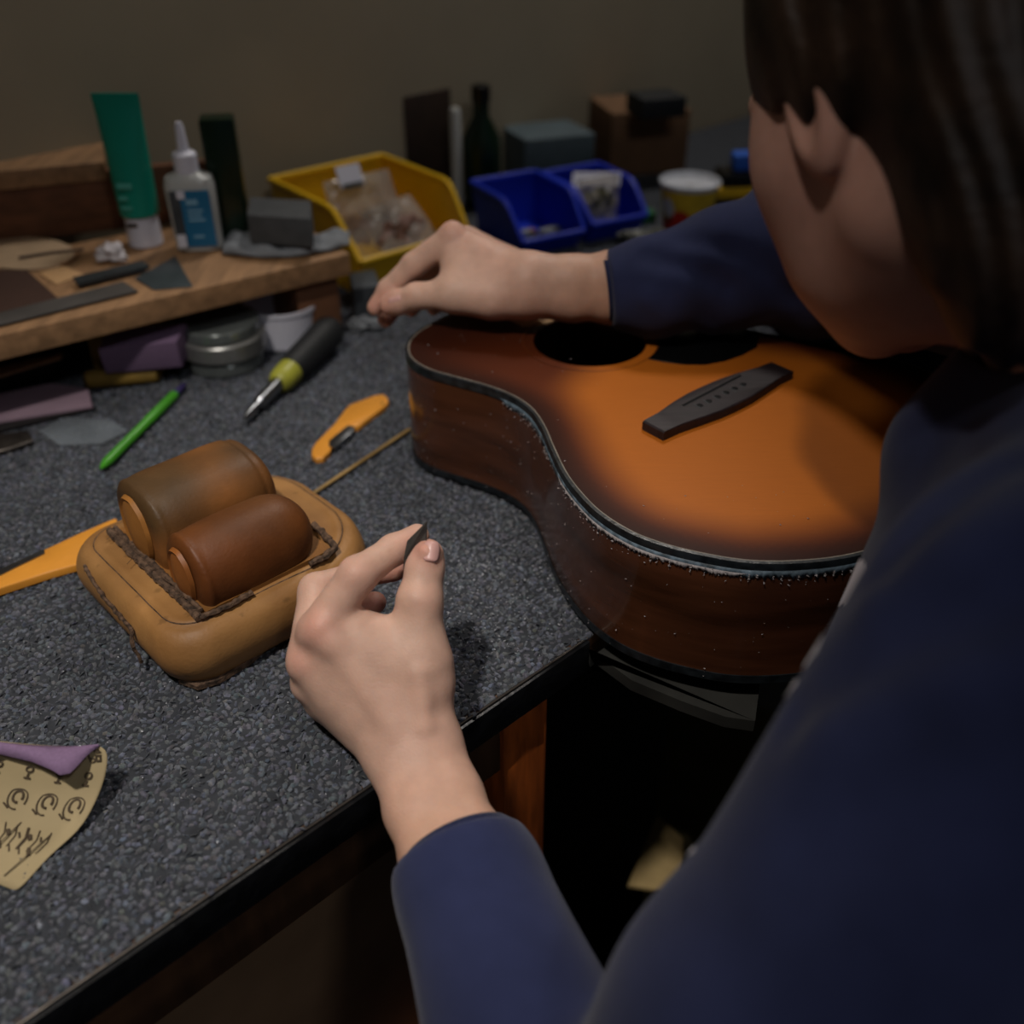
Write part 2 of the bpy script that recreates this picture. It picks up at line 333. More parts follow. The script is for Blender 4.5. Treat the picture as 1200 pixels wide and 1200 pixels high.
def make_pile():
    r = np.random.RandomState(3)
    rows = np.arange(.0045, .80, .0050); V = []
    pts = []
    for i, b in enumerate(rows):
        a = np.arange(-.62, 1.05, .0028); a = a + r.uniform(-.0009, .0009, len(a)) + (i % 2) * .0015
        bb = np.full(len(a), b) + r.uniform(-.0006, .0006, len(a)); pts.append(np.stack([a, bb], -1))
    pts = np.concatenate(pts)
    o, d, n = A3(EDGE), A3(BD), A3(BN)
    Wp = o + pts[:, :1] * d + pts[:, 1:] * n
    zc = Wp[:, 1] * math.cos(PITCH) + CAMH * math.sin(PITCH); px = 600 + FPX * Wp[:, 0] / zc; py = 600 + FPX * (-Wp[:, 1] * math.sin(PITCH) + CAMH * math.cos(PITCH)) / zc
    keep = (px > -90) & (px < 1290) & (py > 60) & (py < 1290) & (Wp[:, 1] < 1.5)
    pts = pts[keep]; Wp = Wp[keep]; n_ = len(pts)
    S = 5; ang = np.arange(S) * 2 * math.pi / S
    T = np.concatenate([np.stack([np.cos(ang), np.sin(ang), 0 * ang], -1), np.stack([.92 * np.cos(ang + .5), .92 * np.sin(ang + .5), 0 * ang + .62], -1), [[0, 0, 1.0]]])
    rot = r.uniform(0, 6.28, n_); sx = r.uniform(.0018, .0035, n_); sy = r.uniform(.0012, .0023, n_); sz = r.uniform(.0024, .0046, n_)
    fb = r.rand(n_) < .25; sy[fb] = .00035; sx[fb] = r.uniform(.0018, .0032, fb.sum()); sz[fb] = r.uniform(.0040, .0054, fb.sum())
    X = T[None, :, 0] * sx[:, None]; Y = T[None, :, 1] * sy[:, None]; Z = T[None, :, 2] * sz[:, None]
    tl = r.normal(0, .5, (n_, 2)); c, s = np.cos(rot)[:, None], np.sin(rot)[:, None]
    Xr = X * c - Y * s + Z * tl[:, :1]; Yr = X * s + Y * c + Z * tl[:, 1:]
    V = np.stack([Wp[:, None, 0] + Xr, Wp[:, None, 1] + Yr, -.0026 + Z], -1).reshape(-1, 3)
    F4 = []; F3 = []
    for k in range(S): l = (k + 1) % S; F4.append((k, l, S + l, S + k)); F3.append((S + k, S + l, 2 * S))
    F4 = np.array(F4); F3 = np.array(F3); nv = 2 * S + 1; off = (np.arange(n_) * nv)[:, None, None]
    q = (F4[None] + off).reshape(-1, 4); t = (F3[None] + off).reshape(-1, 3)
    me = bpy.data.meshes.new('carpet_pile'); me.vertices.add(len(V)); me.vertices.foreach_set('co', V.astype(np.float32).ravel())
    me.loops.add(q.size + t.size); me.loops.foreach_set('vertex_index', np.concatenate([q.ravel(), t.ravel()]).astype(np.int32))
    me.polygons.add(len(q) + len(t)); me.polygons.foreach_set('loop_start', np.concatenate([np.arange(len(q)) * 4, q.size + np.arange(len(t)) * 3]).astype(np.int32))
    me.update(calc_edges=True); me.polygons.foreach_set('use_smooth', [True] * len(me.polygons))
    g = .72 + .45 * r.rand(n_) ** 1.5; hi = r.rand(n_) > .985; g[hi] *= 1.6
    big = wave(Wp.astype(np.float32), 14, 5) * .12 + wave(Wp.astype(np.float32), 60, 6) * .1
    fib = r.rand(n_) < .22; g[fib] *= 1.25
    tint = g[:, None] * (1 + big[:, None]) * np.stack([1 + .06 * r.normal(size=n_), np.ones(n_), 1.03 + .08 * r.normal(size=n_)], -1)
    a = me.color_attributes.new('tint', 'FLOAT_COLOR', 'POINT'); cc = np.ones((len(V), 4), np.float32); cc[:, :3] = np.repeat(np.clip(tint, 0, 2), nv, 0); a.data.foreach_set('color', cc.ravel())
    o_ = link('carpet_pile', me, M['pile'], carpet); o_['kind'] = 'stuff'
make_pile()
# scraped-off lacquer dust lying on the carpet
def flakes(n, where, size, seed, z=0.0012):
    r = random.Random(seed); mb = MB(); V = []; F = []
    for i in range(n):
        c = where(r)
        if c is None: continue
        s = size * r.uniform(.4, 1.5); an = r.uniform(0, 6.28); e = r.uniform(.25, .8)
        u = Vector((math.cos(an), math.sin(an), r.uniform(-.4, .4))) * s; v = Vector((-math.sin(an), math.cos(an), r.uniform(-.4, .4))) * s * e
        k = len(V); V += [c - u - v, c + u - v * .4, c + u * .4 + v, c + Vector((0, 0, s * .5))]; F += [(k, k + 1, k + 2), (k, k + 3, k + 1), (k + 1, k + 3, k + 2), (k + 2, k + 3, k)]
    return V, F
def wh(r):
    t = r.random()
    if t < .75: q = P(r.gauss(575, 70), r.gauss(635, 62), .0022)
    else: q = P(r.uniform(-20, 700), r.uniform(430, 1000), .0015)
    a = (q - EDGE).dot(BN)
    return q if a > .01 else None
V, F = flakes(2000, wh, .0007, 4)
o = mesh('lacquer_dust', V, F, M['dust'], None, False); tag(o, 'pale scraped lacquer dust scattered over the carpet around the guitar', 'dust', kind='stuff')

# ------------------------------------------------------------------ guitar
GS = Vector((.069, .811, 0)); GU = Vector((.64, -.768, 0)).normalized(); GV = Vector((-GU.y, GU.x, 0))
def G(u, v, z): q = GS + GU * u + GV * v; return Vector((q.x, q.y, z))
half = [(-.132, 0), (-.131, .03), (-.128, .055), (-.124, .075), (-.116, .105), (-.100, .128), (-.075, .1425), (-.048, .1435), (-.023, .1355), (.008, .124), (.035, .119), (.060, .1215), (.086, .132), (.113, .147), (.145, .1635), (.173, .1735), (.199, .179), (.227, .1785), (.251, .1715), (.275, .159), (.297, .143), (.317, .119), (.334, .088), (.345, .047)]
ctrl = [(u, -v) for u, v in half] + [(.348, 0)] + [(u, v) for u, v in reversed(half[1:])]
def catmull(c, n=8):
    out = []; N_ = len(c)
    for i in range(N_):
        p0, p1, p2, p3 = [np.array(c[(i + k) % N_], float) for k in (-1, 0, 1, 2)]
        for j in range(n):
            t = j / n; out.append(.5 * ((2 * p1) + (-p0 + p2) * t + (2 * p0 - 5 * p1 + 4 * p2 - p3) * t * t + (-p0 + 3 * p1 - 3 * p2 + p3) * t ** 3))
    return np.array(out)
OUT = catmull(ctrl, 6); NO = len(OUT)
def offset(d):
    t = np.roll(OUT, -1, 0) - np.roll(OUT, 1, 0); t /= np.linalg.norm(t, axis=1)[:, None]
    n = np.stack([t[:, 1], -t[:, 0]], -1); c = OUT.mean(0)
    if ((OUT - c) * n).sum() < 0: n = -n
    return OUT + n * d
def band(prof, name, m, parent, color=None):
    "closed ring around the outline: prof = (outward offset, z) closed section"
    V = []; F = []; n = len(prof)
    for d, z in prof: V += [G(q[0], q[1], z) for q in offset(d)]
    for k in range(n):
        k2 = (k + 1) % n
        for i in range(NO): j = (i + 1) % NO; F.append((k * NO + i, k * NO + j, k2 * NO + j, k2 * NO + i))
    mb = MB(); mb.V = V; mb.F = F; return mb.build(name, m, parent, True, 40)
GZ = .0035; GT = .107
guitar = thing('acoustic_guitar', 'sunburst acoustic guitar body without neck or strings lying on the bench', 'guitar', GS)
band([(-.0015, GZ + .004), (0, GZ + .004), (0, GT - .006), (-.0015, GT - .006), (-.003, GT - .006), (-.003, GZ + .004)], 'side_rim', M['mahog'], guitar)
def plate(name, m, z, thick, ins, hole, parent, burst=False):
    ol = offset(-ins); pts = [tuple(q) for q in ol]; n = len(pts); edges = [(i, (i + 1) % n) for i in range(n)]
    if hole:
        k = 64; b = len(pts); pts += [(hole * math.cos(2 * math.pi * i / k), hole * math.sin(2 * math.pi * i / k)) for i in range(k)]; edges += [(b + i, b + (i + 1) % k) for i in range(k)]
    def edist(u, v): return np.sqrt(((OUT - (u, v)) ** 2).sum(1)).min()
    # even-odd test
    def inside(u, v):
        x, y = ol[:, 0], ol[:, 1]; x2, y2 = np.roll(x, -1), np.roll(y, -1)
        c = ((y > v) != (y2 > v)) & (u < (x2 - x) * (v - y) / (y2 - y + 1e-12) + x); return c.sum() % 2 == 1
    step = .006
    for u in np.arange(-.13, .35, step):
        for v in np.arange(-.18, .181, step):
            if inside(u, v) and edist(u, v) > ins + .003 and (not hole or math.hypot(u, v) > hole + .002): pts.append((u, v))
    r = delaunay_2d_cdt([Vector(p) for p in pts], edges, [], 1, 1e-6)
    vs, fs = r[0], r[2]; F = []
    for f in fs:
        c = sum((vs[i] for i in f), Vector((0, 0))) / len(f)
        if hole and c.length < hole * .998: continue
        F.append(tuple(f))
    V = [G(p[0], p[1], z + (.0012 * max(0, 1 - (math.hypot(p[0] - .15, p[1]) / .17) ** 2) if burst else 0)) for p in vs]
    nV = len(V); V2 = V + [v - Vector((0, 0, thick)) for v in V]
    F2 = F + [tuple(reversed([i + nV for i in f])) for f in F]
    if hole:
        b = n
        hv = [i for i, p in enumerate(vs) if abs(p.length - hole) < 1e-5]; hv.sort(key=lambda i: math.atan2(vs[i][1], vs[i][0]))
        for i in range(len(hv)): a_, b_ = hv[i], hv[(i + 1) % len(hv)]; F2.append((a_, b_, b_ + nV, a_ + nV))
    col = None
    if burst:
        col = []
        O = np.array(lin('b96720')); R = np.array(lin('5c2912')); D = np.array(lin('2c120a')); 
        ss = lambda x: (lambda t: t * t * (3 - 2 * t))(min(1, max(0, x)))
        for k in range(2):
            for p in vs:
                e = edist(*p); u, v = p
                a = ss((e - .014) / .043) * ss((u + .002 + .35 * v) / .055); b2 = ss((e - .003) / .03) * ss((u + .11) / .16)
                c = D * (1 - b2) + R * b2; c = c * (1 - a) + O * a; col.append(c)
    o = mesh(name, V2, F2, m, parent, True, col); bm = bmesh.new(); bm.from_mesh(o.data); bmesh.ops.recalc_face_normals(bm, faces=bm.faces[:])
    for e_ in bm.edges:
        if len(e_.link_faces) == 2 and e_.calc_face_angle(0) > .6: e_.smooth = False
    bm.to_mesh(o.data); bm.free(); return o
plate('soundboard', M['top'], GT, .003, .0028, .05, guitar, True)
plate('back_plate', M['mahog'], GZ + .0045, .0025, .0028, 0, guitar)
band([(-.0002, GT - .0072), (.0007, GT - .0072), (.0007, GT - .0012), (.0002, GT + .0002), (-.0022, GT + .0003), (-.0022, GT - .0005), (-.0015, GT - .0072)], 'top_binding', M['bind'], guitar)
band([(-.0022, GT - .001), (-.0022, GT + .00035), (-.0026, GT + .00045), (-.0031, GT + .0003), (-.0031, GT - .001)], 'purfling', M['purf'], guitar)
band([(-.0002, GZ + .0075), (.0008, GZ + .0075), (.0008, GZ + .0008), (.0, GZ), (-.006, GZ), (-.006, GZ + .002), (-.0018, GZ + .0075)], 'back_binding', M['bind'], guitar)
def arc_strip(i0, i1, d, z0, z1, name, m, seed=0, rag=0.0):
    "thin raised strip on the rim between outline indices, ragged lower edge"
    ol = offset(d); r = random.Random(seed); V = []; F = []; prev = None; idx = list(range(i0, i1))
    dense = []
    for a, b in zip(idx[:-1], idx[1:]):
        for t in range(5): dense.append(ol[a % NO] * (1 - t / 5) + ol[b % NO] * t / 5)
    for k, q in enumerate(dense):
        taper = min(1, k / 8, (len(dense) - 1 - k) / 8); zz = z0 - rag * r.random() ** 2 * taper
        V += [G(q[0], q[1], z1), G(q[0], q[1], z1 - (z1 - zz) * max(.05, taper))]
        if k: F.append((2 * k - 2, 2 * k, 2 * k + 1, 2 * k - 1))
    o = mesh(name, V, F, m, guitar, True); s = o.modifiers.new('thickness', 'SOLIDIFY'); s.thickness = .0004; s.offset = 1; return o
def oidx(u, side=-1):
    k = [(abs(q[0] - u) + (0 if q[1] * side > .02 else 9), i) for i, q in enumerate(OUT)]; return min(k)[1]
i_w, i_l, i_t = oidx(.05), oidx(.12), oidx(.33)
arc_strip(oidx(.02), oidx(.345), .0009, GT - .0092, GT - .0052, 'scraped_lacquer', M['bindscr'], 3, .004)
arc_strip(oidx(.135), oidx(.30), .0010, GT - .0100, GT - .0080, 'scraped_lacquer', M['chip'], 9, .0035)
# chips and dust stuck to the rim
def chipf(r):
    i = oidx(.02) + int(r.random() ** .9 * (oidx(.34) - oidx(.02))); q = offset_c[i % NO]
    return G(q[0], q[1], GT - .008 - abs(r.gauss(0, .004)))
offset_c = offset(.0012)
V, F = flakes(260, chipf, .0008, 12)
def chip2(r):
    i = r.randint(oidx(-.09), oidx(.34)); q = offset_c[i % NO]; return G(q[0], q[1], GZ + r.random() * .09)
V2, F2 = flakes(150, chip2, .0006, 13); n = len(V); V += V2; F += [tuple(i + n for i in f) for f in F2]
def chip3(r):
    u = r.uniform(-.11, .30); v = -r.uniform(.02, .16)
    return G(u, v, GT + .0006) if abs(v) < np.interp(u, [h_[0] for h_ in half], [h_[1] for h_ in half]) - .006 else None
V2, F2 = flakes(70, chip3, .0007, 14); n = len(V); V += V2; F += [tuple(i + n for i in f) for f in F2]
o = mesh('lacquer_chips', V, F, M['chip'], guitar, False); o['kind'] = 'stuff'
# rosette ring, fingerboard footprint, pickguard, bridge
def ring(r0, r1, z0, z1, name, m, seg=72, a0=0, a1=2 * math.pi):
    V = []; F = []; pr = [(r0, z0), (r1, z0), (r1, z1), (r0, z1)]
    for k in range(seg):
        a = a0 + (a1 - a0) * k / seg; V += [G(r * math.cos(a), r * math.sin(a), z) for r, z in pr]
    for k in range(seg):
        l = (k + 1) % seg
        for j in range(4): j2 = (j + 1) % 4; F.append((k * 4 + j, l * 4 + j, l * 4 + j2, k * 4 + j2))
    mb = MB(); mb.V = V; mb.F = F; return mb.build(name, m, guitar, True, 30)
M['rosette'] = mat('rosette_lacquer', 'b5701f', .35, noise_amt=.05, coat=.1)
M['rosdark'] = mat('rosette_brown', '5a2a10', .35, noise_amt=.05, coat=.1)
ring(.0505, .0508, GT, GT + .0006, 'rosette_line', M['rosdark']); ring(.0592, .0600, GT + .0002, GT + .0009, 'rosette_line', M['rosdark'])
MB().prism([G(-.129, -.026, GT), G(-.062, -.026, GT), G(-.054, -.012, GT), G(-.052, 0, GT), G(-.054, .012, GT), G(-.062, .026, GT), G(-.129, .026, GT)], 0, .0006).build('fingerboard_footprint', M['barewood'], guitar)
pg = []
a0, a1 = math.radians(12), math.radians(100)
for k in range(17): a = a0 + (a1 - a0) * k / 16; pg.append((.0605 * math.cos(a), .0605 * math.sin(a)))
pgo = [(.000, .085), (.02, .112), (.06, .126), (.09, .122), (.104, .103), (.106, .08), (.104, .06), (.098, .042), (.086, .028), (.072, .019)]
MB().prism([G(u, v, GT) for u, v in pg + pgo], .0003, .0018, .0002).build('pickguard', M['black'], guitar)
bu = .150; br = []
Lh = .0775
top_e = [(-Lh, -.011), (-.060, -.0125), (-.038, -.017), (-.018, -.0195), (0, -.020), (.018, -.0195), (.038, -.017), (.060, -.0125), (Lh, -.011)]
bot_e = [(Lh, .011), (.060, .0115), (.038, .0145), (.018, .017), (0, .0175), (-.018, .017), (-.038, .0145), (-.060, .0115), (-Lh, .011)]
bridge = MB().prism([G(bu + b, a, GT) for a, b in top_e + bot_e], 0, .0088, .0012).build('bridge', M['ebony'], guitar)
MB().prism([G(bu + b, a, GT) for a, b in [(-.037, -.0085), (.037, -.0125), (.037, -.0100), (-.037, -.0060)]], .0086, .0090).build('saddle_slot', M['black'], bridge)
for k in range(6):
    a = -.0265 + k * .0106
    MB().lathe(G(bu + .001 - k * .0002, a, GT + .0086), [(.0026, 0), (.0026, .0005), (.0012, .0006)], seg=12).build('pin_hole', M['black'], bridge)
    MB().prism([G(bu - .003, a - .0028, GT), G(bu + .004, a - .0036, GT), G(bu + .0045, a - .0028, GT), G(bu - .002, a - .002, GT)], .0087, .0091).build('dust_streak', M['metalgrey'], bridge)
# the neck block seen through the hole
MB().frame_box(G(-.125, -.03, GZ + .004), GU * .05, GV * .06, (0, 0, .098)).build('neck_block', M['interior'], guitar)
# brace board under the overhanging lower bout
sup = MB().prism([Vector(p) for p in [P(690, 760, -.012), P(740, 797, -.012), P(800, 822, -.012), P(850, 840, -.012), P(885, 845, -.012), Bn(.50, -.006, -.012), Bn(.262, -.006, -.012)]], -.010, .0).build('support_board', mat('worn_grey_board', '2b2b28', .7, noise_amt=.3, nscale=25))
tag(sup, 'worn dark grey board under the overhanging end of the guitar', 'board')

# ------------------------------------------------------------------ leather neck rest
LO = Vector((-.2128, .4903, 0)); L1 = Vector((.724, .69, 0)).normalized(); L2 = Vector((-L1.y, L1.x, 0))
def Lp(a, b, z): q = LO + L1 * a + L2 * b; return Vector((q.x, q.y, z))
LM = frameM(L1, L2, (0, 0, 1)); LOa = A3(LO)
rest = thing('leather_neck_rest', 'tan leather sandbag with two rolled brown leather cushions on top', 'neck rest', Lp(.07, .08, 0))
def f_base(p):
    q = (p - LOa) @ LM.T; a, b, z = q[..., 0], q[..., 1], q[..., 2]
    cx, cy = .074, .078
    u = np.abs(a - cx) / (.088 + .006 * np.clip((z - .0) / .04, 0, 1) * (1)), np.abs(b - cy) / .083
    bul = .010 * np.sin(np.clip(z / .05, 0, 1) * math.pi)             # bulging sides
    hx, hy = .084 + bul * .8, .080 + bul * .8
    r = np.where(a > cx, .062, .030)
    qx = np.abs(a - cx) - (hx - r); qy = np.abs(b - cy) - (hy - r)
    d2 = np.sqrt(np.maximum(qx, 0) ** 2 + np.maximum(qy, 0) ** 2) + np.minimum(np.maximum(qx, qy), 0) - r
    topz = .047 + .006 * np.clip(-d2 / .06, 0, 1) + .0035 * np.sin(a * 55 + 1) * np.clip((.02 - b) / .02, 0, 1) * 0 + .0012 * wave(q, 50, 2)
    d = smax(smax(d2, z - topz, .009), -z + .0015, .005)
    # seam groove where the top panel meets the side
    g = np.sqrt((d2 + .0065 + .0015 * np.sin(a * 30)) ** 2 + (z - .0480) ** 2) - .0024
    d = smax(d, -g, .003)
    g2 = np.sqrt((d2 + .013) ** 2 + (z - .0505) ** 2) - .004
    d = d - .0016 * np.exp(-((d2 + .0085) / .0035) ** 2) * (z > .035)
    return d + .0005 * wave(q, 190, 4)
def c_base(p):
    q = (p - LOa) @ LM.T; n = wave(q, 60, 8); n2 = wave(q, 300, 9)
    g = 1 + .10 * n + .05 * n2; g = np.where(n2 * wave(q, 500, 11) > .33, g * .72, g)
    return np.clip(np.stack([g, g * (1 - .03 * n), g * (1 - .08 * n)], -1), 0, 1.5)
surface(f_base, (-.42, .44, -.002), (-.04, .80, .075), .0021, 'base_cushion', M['leather'], rest, c_base)
def roll(name, bc, zc, rb, rz, a0, a1, seed, square):
    M_ = LM
    def f(p):
        q = (p - LOa) @ M_.T; a = q[..., 0]; b = q[..., 1] - bc; z = q[..., 2] - zc
        tb = np.abs(b) / rb; tz = np.abs(z) / rz; e = square
        rr = (tb ** e + tz ** e + 1e-9) ** (1 / e); endr = 1 - .10 * ((a - (a0 + a1) / 2) / ((a1 - a0) / 2)) ** 4
        d = (rr - endr) * min(rb, rz) * .95
        de = np.maximum(a - a1, a0 - a); d = smax(d, np.maximum(a0 - a, -1), .006); d = smax(d, a - a1, .014 if square > 2.4 else .034)
        ge = np.abs(d) < 1
        # crimped rim near both ends
        d = d - .0012 * np.exp(-((a - a0 - .005) / .0022) ** 2) + (.0012 * np.exp(-((a - a1 + .012) / .0020) ** 2) if square > 2.4 else 0)
        d = np.maximum(d, -(z + zc - .046))
        return d + .0006 * wave(q, 110, seed)
    def c(p):
        q = (p - LOa) @ M_.T; z = (q[..., 2] - zc) / rz; n = wave(q, 45, seed + 1); n3 = wave(q, 22, seed + 3)
        k = np.clip((z - .05 + .5 * n) / .5, 0, 1) * (1 if square > 2.4 else .55)
        k = k * np.clip(.55 + 1.1 * wave(q, 38, seed + 7) + .5 * wave(q, 120, seed + 8), 0, 1)
        base = np.stack([1.12 + .12 * n, 1 + .08 * n, 1 + 0 * n], -1); dark = np.stack([.34 + .10 * n3, .42 + .10 * n3, .62 + 0 * n], -1)
        dk2 = np.stack([.58 + .1 * n, .42 + 0 * n, .36 + 0 * n], -1) if square <= 2.4 else base
        base = dk2 if square <= 2.4 else base
        return np.clip(base * (1 - k[:, None]) + dark * k[:, None], 0, 1.4)
    lo = np.array(Lp(a0 - .01, bc, .03)); 
    return surface(f, (-.34, .47, .03), (-.06, .72, .125), .0017, name, M['leatherd'], rest, c)
r1 = roll('leather_roll', .098, .069, .037, .038, .020, .118, 21, 2.7); r1['label'] = 'larger squared leather roll with grey polish stains'
r2 = roll('leather_roll', .036, .063, .029, .033, .020, .120, 31, 2.1); r2['label'] = 'smaller round dark brown leather roll'
def cap(bc, zc, rb, rz, a, flip):
    "puckered oval leather disc closing the end of a roll"
    V = []; F = []; S = 36; rings = [(1.0, -.001), (.94, .0020), (.86, .0006), (.6, .0022), (.3, .0034), (0.01, .0038)]
    for j, (k, h) in enumerate(rings):
        for i in range(S):
            an = 2 * math.pi * i / S; w_ = 1 + .012 * math.sin(an * 26) * (j < 3)
            V.append(Lp(a + flip * (h + .0008), bc + rb * k * w_ * math.cos(an) * (.72 + .1 * math.sin(an)), max(.049, zc + rz * k * w_ * math.sin(an))))
    for j in range(5):
        for i in range(S): l = (i + 1) % S; F.append((j * S + i, j * S + l, (j + 1) * S + l, (j + 1) * S + i))
    mb = MB(); mb.V = V; mb.F = F; return mb
cap(.099, .070, .028, .030, .0195, -1).build('end_cap', mat('light_tan_leather', 'a06a30', .5, noise_amt=.1, bump=.2), r1)
cap(.036, .064, .0215, .0245, .0195, -1).build('end_cap', mat('orange_tan_leather', '8f5524', .5, noise_amt=.1, bump=.2), r2)
def suede(pts, w_, name='suede_edging', h=.004):
    out = []; n = len(pts)
    dense = []
    for a, b in zip(pts[:-1], pts[1:]):
        k = max(2, int((b - a).length / .0025))
        for i in range(k): dense.append(a.lerp(b, i / k))
    dense.append(pts[-1]); r = random.Random(5)
    dense = [d + Vector((r.uniform(-1, 1), r.uniform(-1, 1), r.uniform(-.5, .5))) * .0005 for d in dense]
    return MB().tube(dense, [w_ * r.uniform(.8, 1.2) for _ in dense], 7, h / w_).build(name, M['suede'], rest)
zt = .0515
suede([Lp(.013, .142, zt), Lp(.012, .08, zt + .001), Lp(.012, .006, zt)], .0030, h=.0026)
suede([Lp(.017, .140, zt + .0016), Lp(.0165, .08, zt + .0026), Lp(.016, .010, zt + .0016)], .0020, h=.0018)
suede([Lp(.012, .006, zt), Lp(.03, .004, zt), Lp(.052, .005, zt)], .0022, h=.0022)
suede([Lp(.098, .004, zt), Lp(.112, .004, zt), Lp(.123, .008, zt), Lp(.127, .03, zt + .001), Lp(.127, .042, zt + .001)], .0026, h=.0026)
MB().prism([Lp(.018, .008, zt), Lp(.12, .008, zt), Lp(.12, .138, zt), Lp(.018, .138, zt)], -.004, .0006, .0).build('saddle_panel', M['leatherd'], rest)
mesh_o = [c for c in rest.children if c.name.startswith('saddle')][0]
a_ = mesh_o.data.color_attributes.new('tint', 'FLOAT_COLOR', 'POINT'); a_.data.foreach_set('color', [1.0] * (4 * len(mesh_o.data.vertices)))
seam = []
for k in range(150):
    an = 2 * math.pi * k / 149; c_, s_ = math.cos(an), math.sin(an); lo_, hi_ = 0.0, .14
    for _ in range(30):
        md = (lo_ + hi_) / 2; a_x = .074 + c_ * md; b_x = .078 + s_ * md; rr_ = .062 if a_x > .074 else .030
        qx = abs(a_x - .074) - (.084 - rr_); qy = abs(b_x - .078) - (.080 - rr_); dd = math.hypot(max(qx, 0), max(qy, 0)) + min(max(qx, qy), 0) - rr_
        if dd < -.0062 - .0015 * math.sin(a_x * 30): lo_ = md
        else: hi_ = md
    p0 = np.array([[*Lp(.074 + c_ * lo_, .078 + s_ * lo_, .060)]], np.float32)
    for _ in range(25): p0[0, 2] -= float(f_base(p0)[0]) * .8
    seam.append(Vector(p0[0]) + Vector((0, 0, .0001)))
MB().tube(seam, .00055, 5).build('top_seam', M['suede'], rest)
# side flap seam on the short end and stitched sole under the front corner
suede([Lp(-.0150, .128, .041), Lp(-.0185, .10, .037), Lp(-.019, .07, .034), Lp(-.0195, .048, .0345), Lp(-.0235, .043, .024), Lp(-.0215, .040, .010)], .0014, 'flap_seam', .0014)
sole = MB().prism([Lp(a, b, .0018) for a, b in [(-.004, .03), (-.010, .012), (-.004, -.003), (.010, -.0075), (.035, -.006), (.055, .0), (.04, .03)]], 0, .0045, .0006).build('sole_layer', M['suede'], rest)
# loose threads
for k in range(7):
    r = random.Random(k); s = Lp(.012 + r.uniform(-.002, .002), .01 + k * .02, zt + .003)
    MB().tube([s, s + Vector((r.uniform(-.004, .004), r.uniform(-.004, .004), .002)), s + Vector((r.uniform(-.008, .008), r.uniform(-.008, .008), .001))], .00022, 4).build('loose_thread', M['suede'], rest)

# ------------------------------------------------------------------ tools on the carpet
def flat(px, z0, h, name, m, parent=None, bev=.0006, smooth=True):
    return MB().prism([P(x, y, z0) for x, y in px], 0, h, bev).build(name, m, parent, smooth)
Z0 = .0012
k1 = thing('craft_knife', 'amber plastic craft knife lying between the leather rest and the guitar', 'knife', P(410, 505, 0))
kh = flat([(455, 471), (450, 467), (441, 468), (411, 479), (405, 485), (392, 502), (370, 525), (366, 532), (366, 539), (371, 543), (379, 542), (387, 535), (389, 526), (399, 516), (411, 507), (420, 505), (430, 497), (452, 481), (456, 476)], Z0, .0055, 'handle', M['knife'], k1, .0012)
MB().lathe(P(448, 473, Z0 + .0054), [(.0016, 0), (.0016, .0004), (.0006, .0003)], seg=12).build('hanging_hole', M['ochre'], kh)
flat([(386, 521), (408, 503), (415, 504), (416, 509), (393, 529), (386, 528)], Z0 + .0015, .0046, 'blade', M['steel'], k1, .0002)
k2 = thing('craft_knife', 'amber plastic craft knife pushed halfway under the leather rest', 'knife', P(70, 655, 0))
flat([(-40, 703), (0, 679), (54, 654), (52, 652), (100, 630), (138, 614), (150, 640), (110, 664), (60, 678), (0, 698), (-36, 716)], Z0, .0065, 'handle', M['knife'], k2, .0012)
flat([(-30, 690), (0, 676), (30, 662), (54, 651), (55, 656), (30, 668), (0, 683), (-30, 698)], Z0 + .001, .0066, 'blade', M['steel'], k2, .0002)
st = MB().tube([P(366, 579, .004), P(420, 543, .004), P(480, 503, .004)], .0017, 8).build('wooden_stick', M['stick']); tag(st, 'thin straight wooden stick between leather rest and guitar', 'stick')
pen = thing('green_pen', 'bright green pen lying on the carpet left of the screwdriver', 'pen', P(160, 505, 0))
pa, pb = P(118, 549, .0065), P(205, 462, .0065)
pm = lambda t: pa.lerp(pb, t)
MB().tube([pm(.0), pm(.03), pm(.08), pm(.6), pm(.61), pm(.98), pm(1)], [.0012, .003, .0046, .0046, .0050, .0050, .0042], 12).build('barrel', M['green'], pen)
MB().tube([pm(1), pm(1.10), pm(1.16)], [.0038, .0036, .002], 12).build('end_plug', M['purplec'], pen)
sd = thing('screwdriver', 'screwdriver with fat black rubber handle, lime collar and steel shaft', 'screwdriver', P(340, 440, 0))
sa, sb = P(283, 493, .010), P(388, 386, .022)
sm_ = lambda t: sa.lerp(sb, t)
MB().tube([sm_(.50), sm_(.53), sm_(.62), sm_(.75), sm_(.88), sm_(.97), sm_(1.01), sm_(1.025)], [.0125, .0155, .0168, .0172, .0182, .0178, .0145, .008], 20).build('handle', M['rubber'], sd)
MB().tube([sm_(.37), sm_(.39), sm_(.44), sm_(.51)], [.0085, .0120, .0135, .0140], 20).build('collar', M['lime'], sd)
MB().tube([sm_(.02), sm_(.05), sm_(.16), sm_(.18), sm_(.39)], [.0012, .0035, .0038, .0068, .0070], 14).build('shaft', M['steel'], sd)

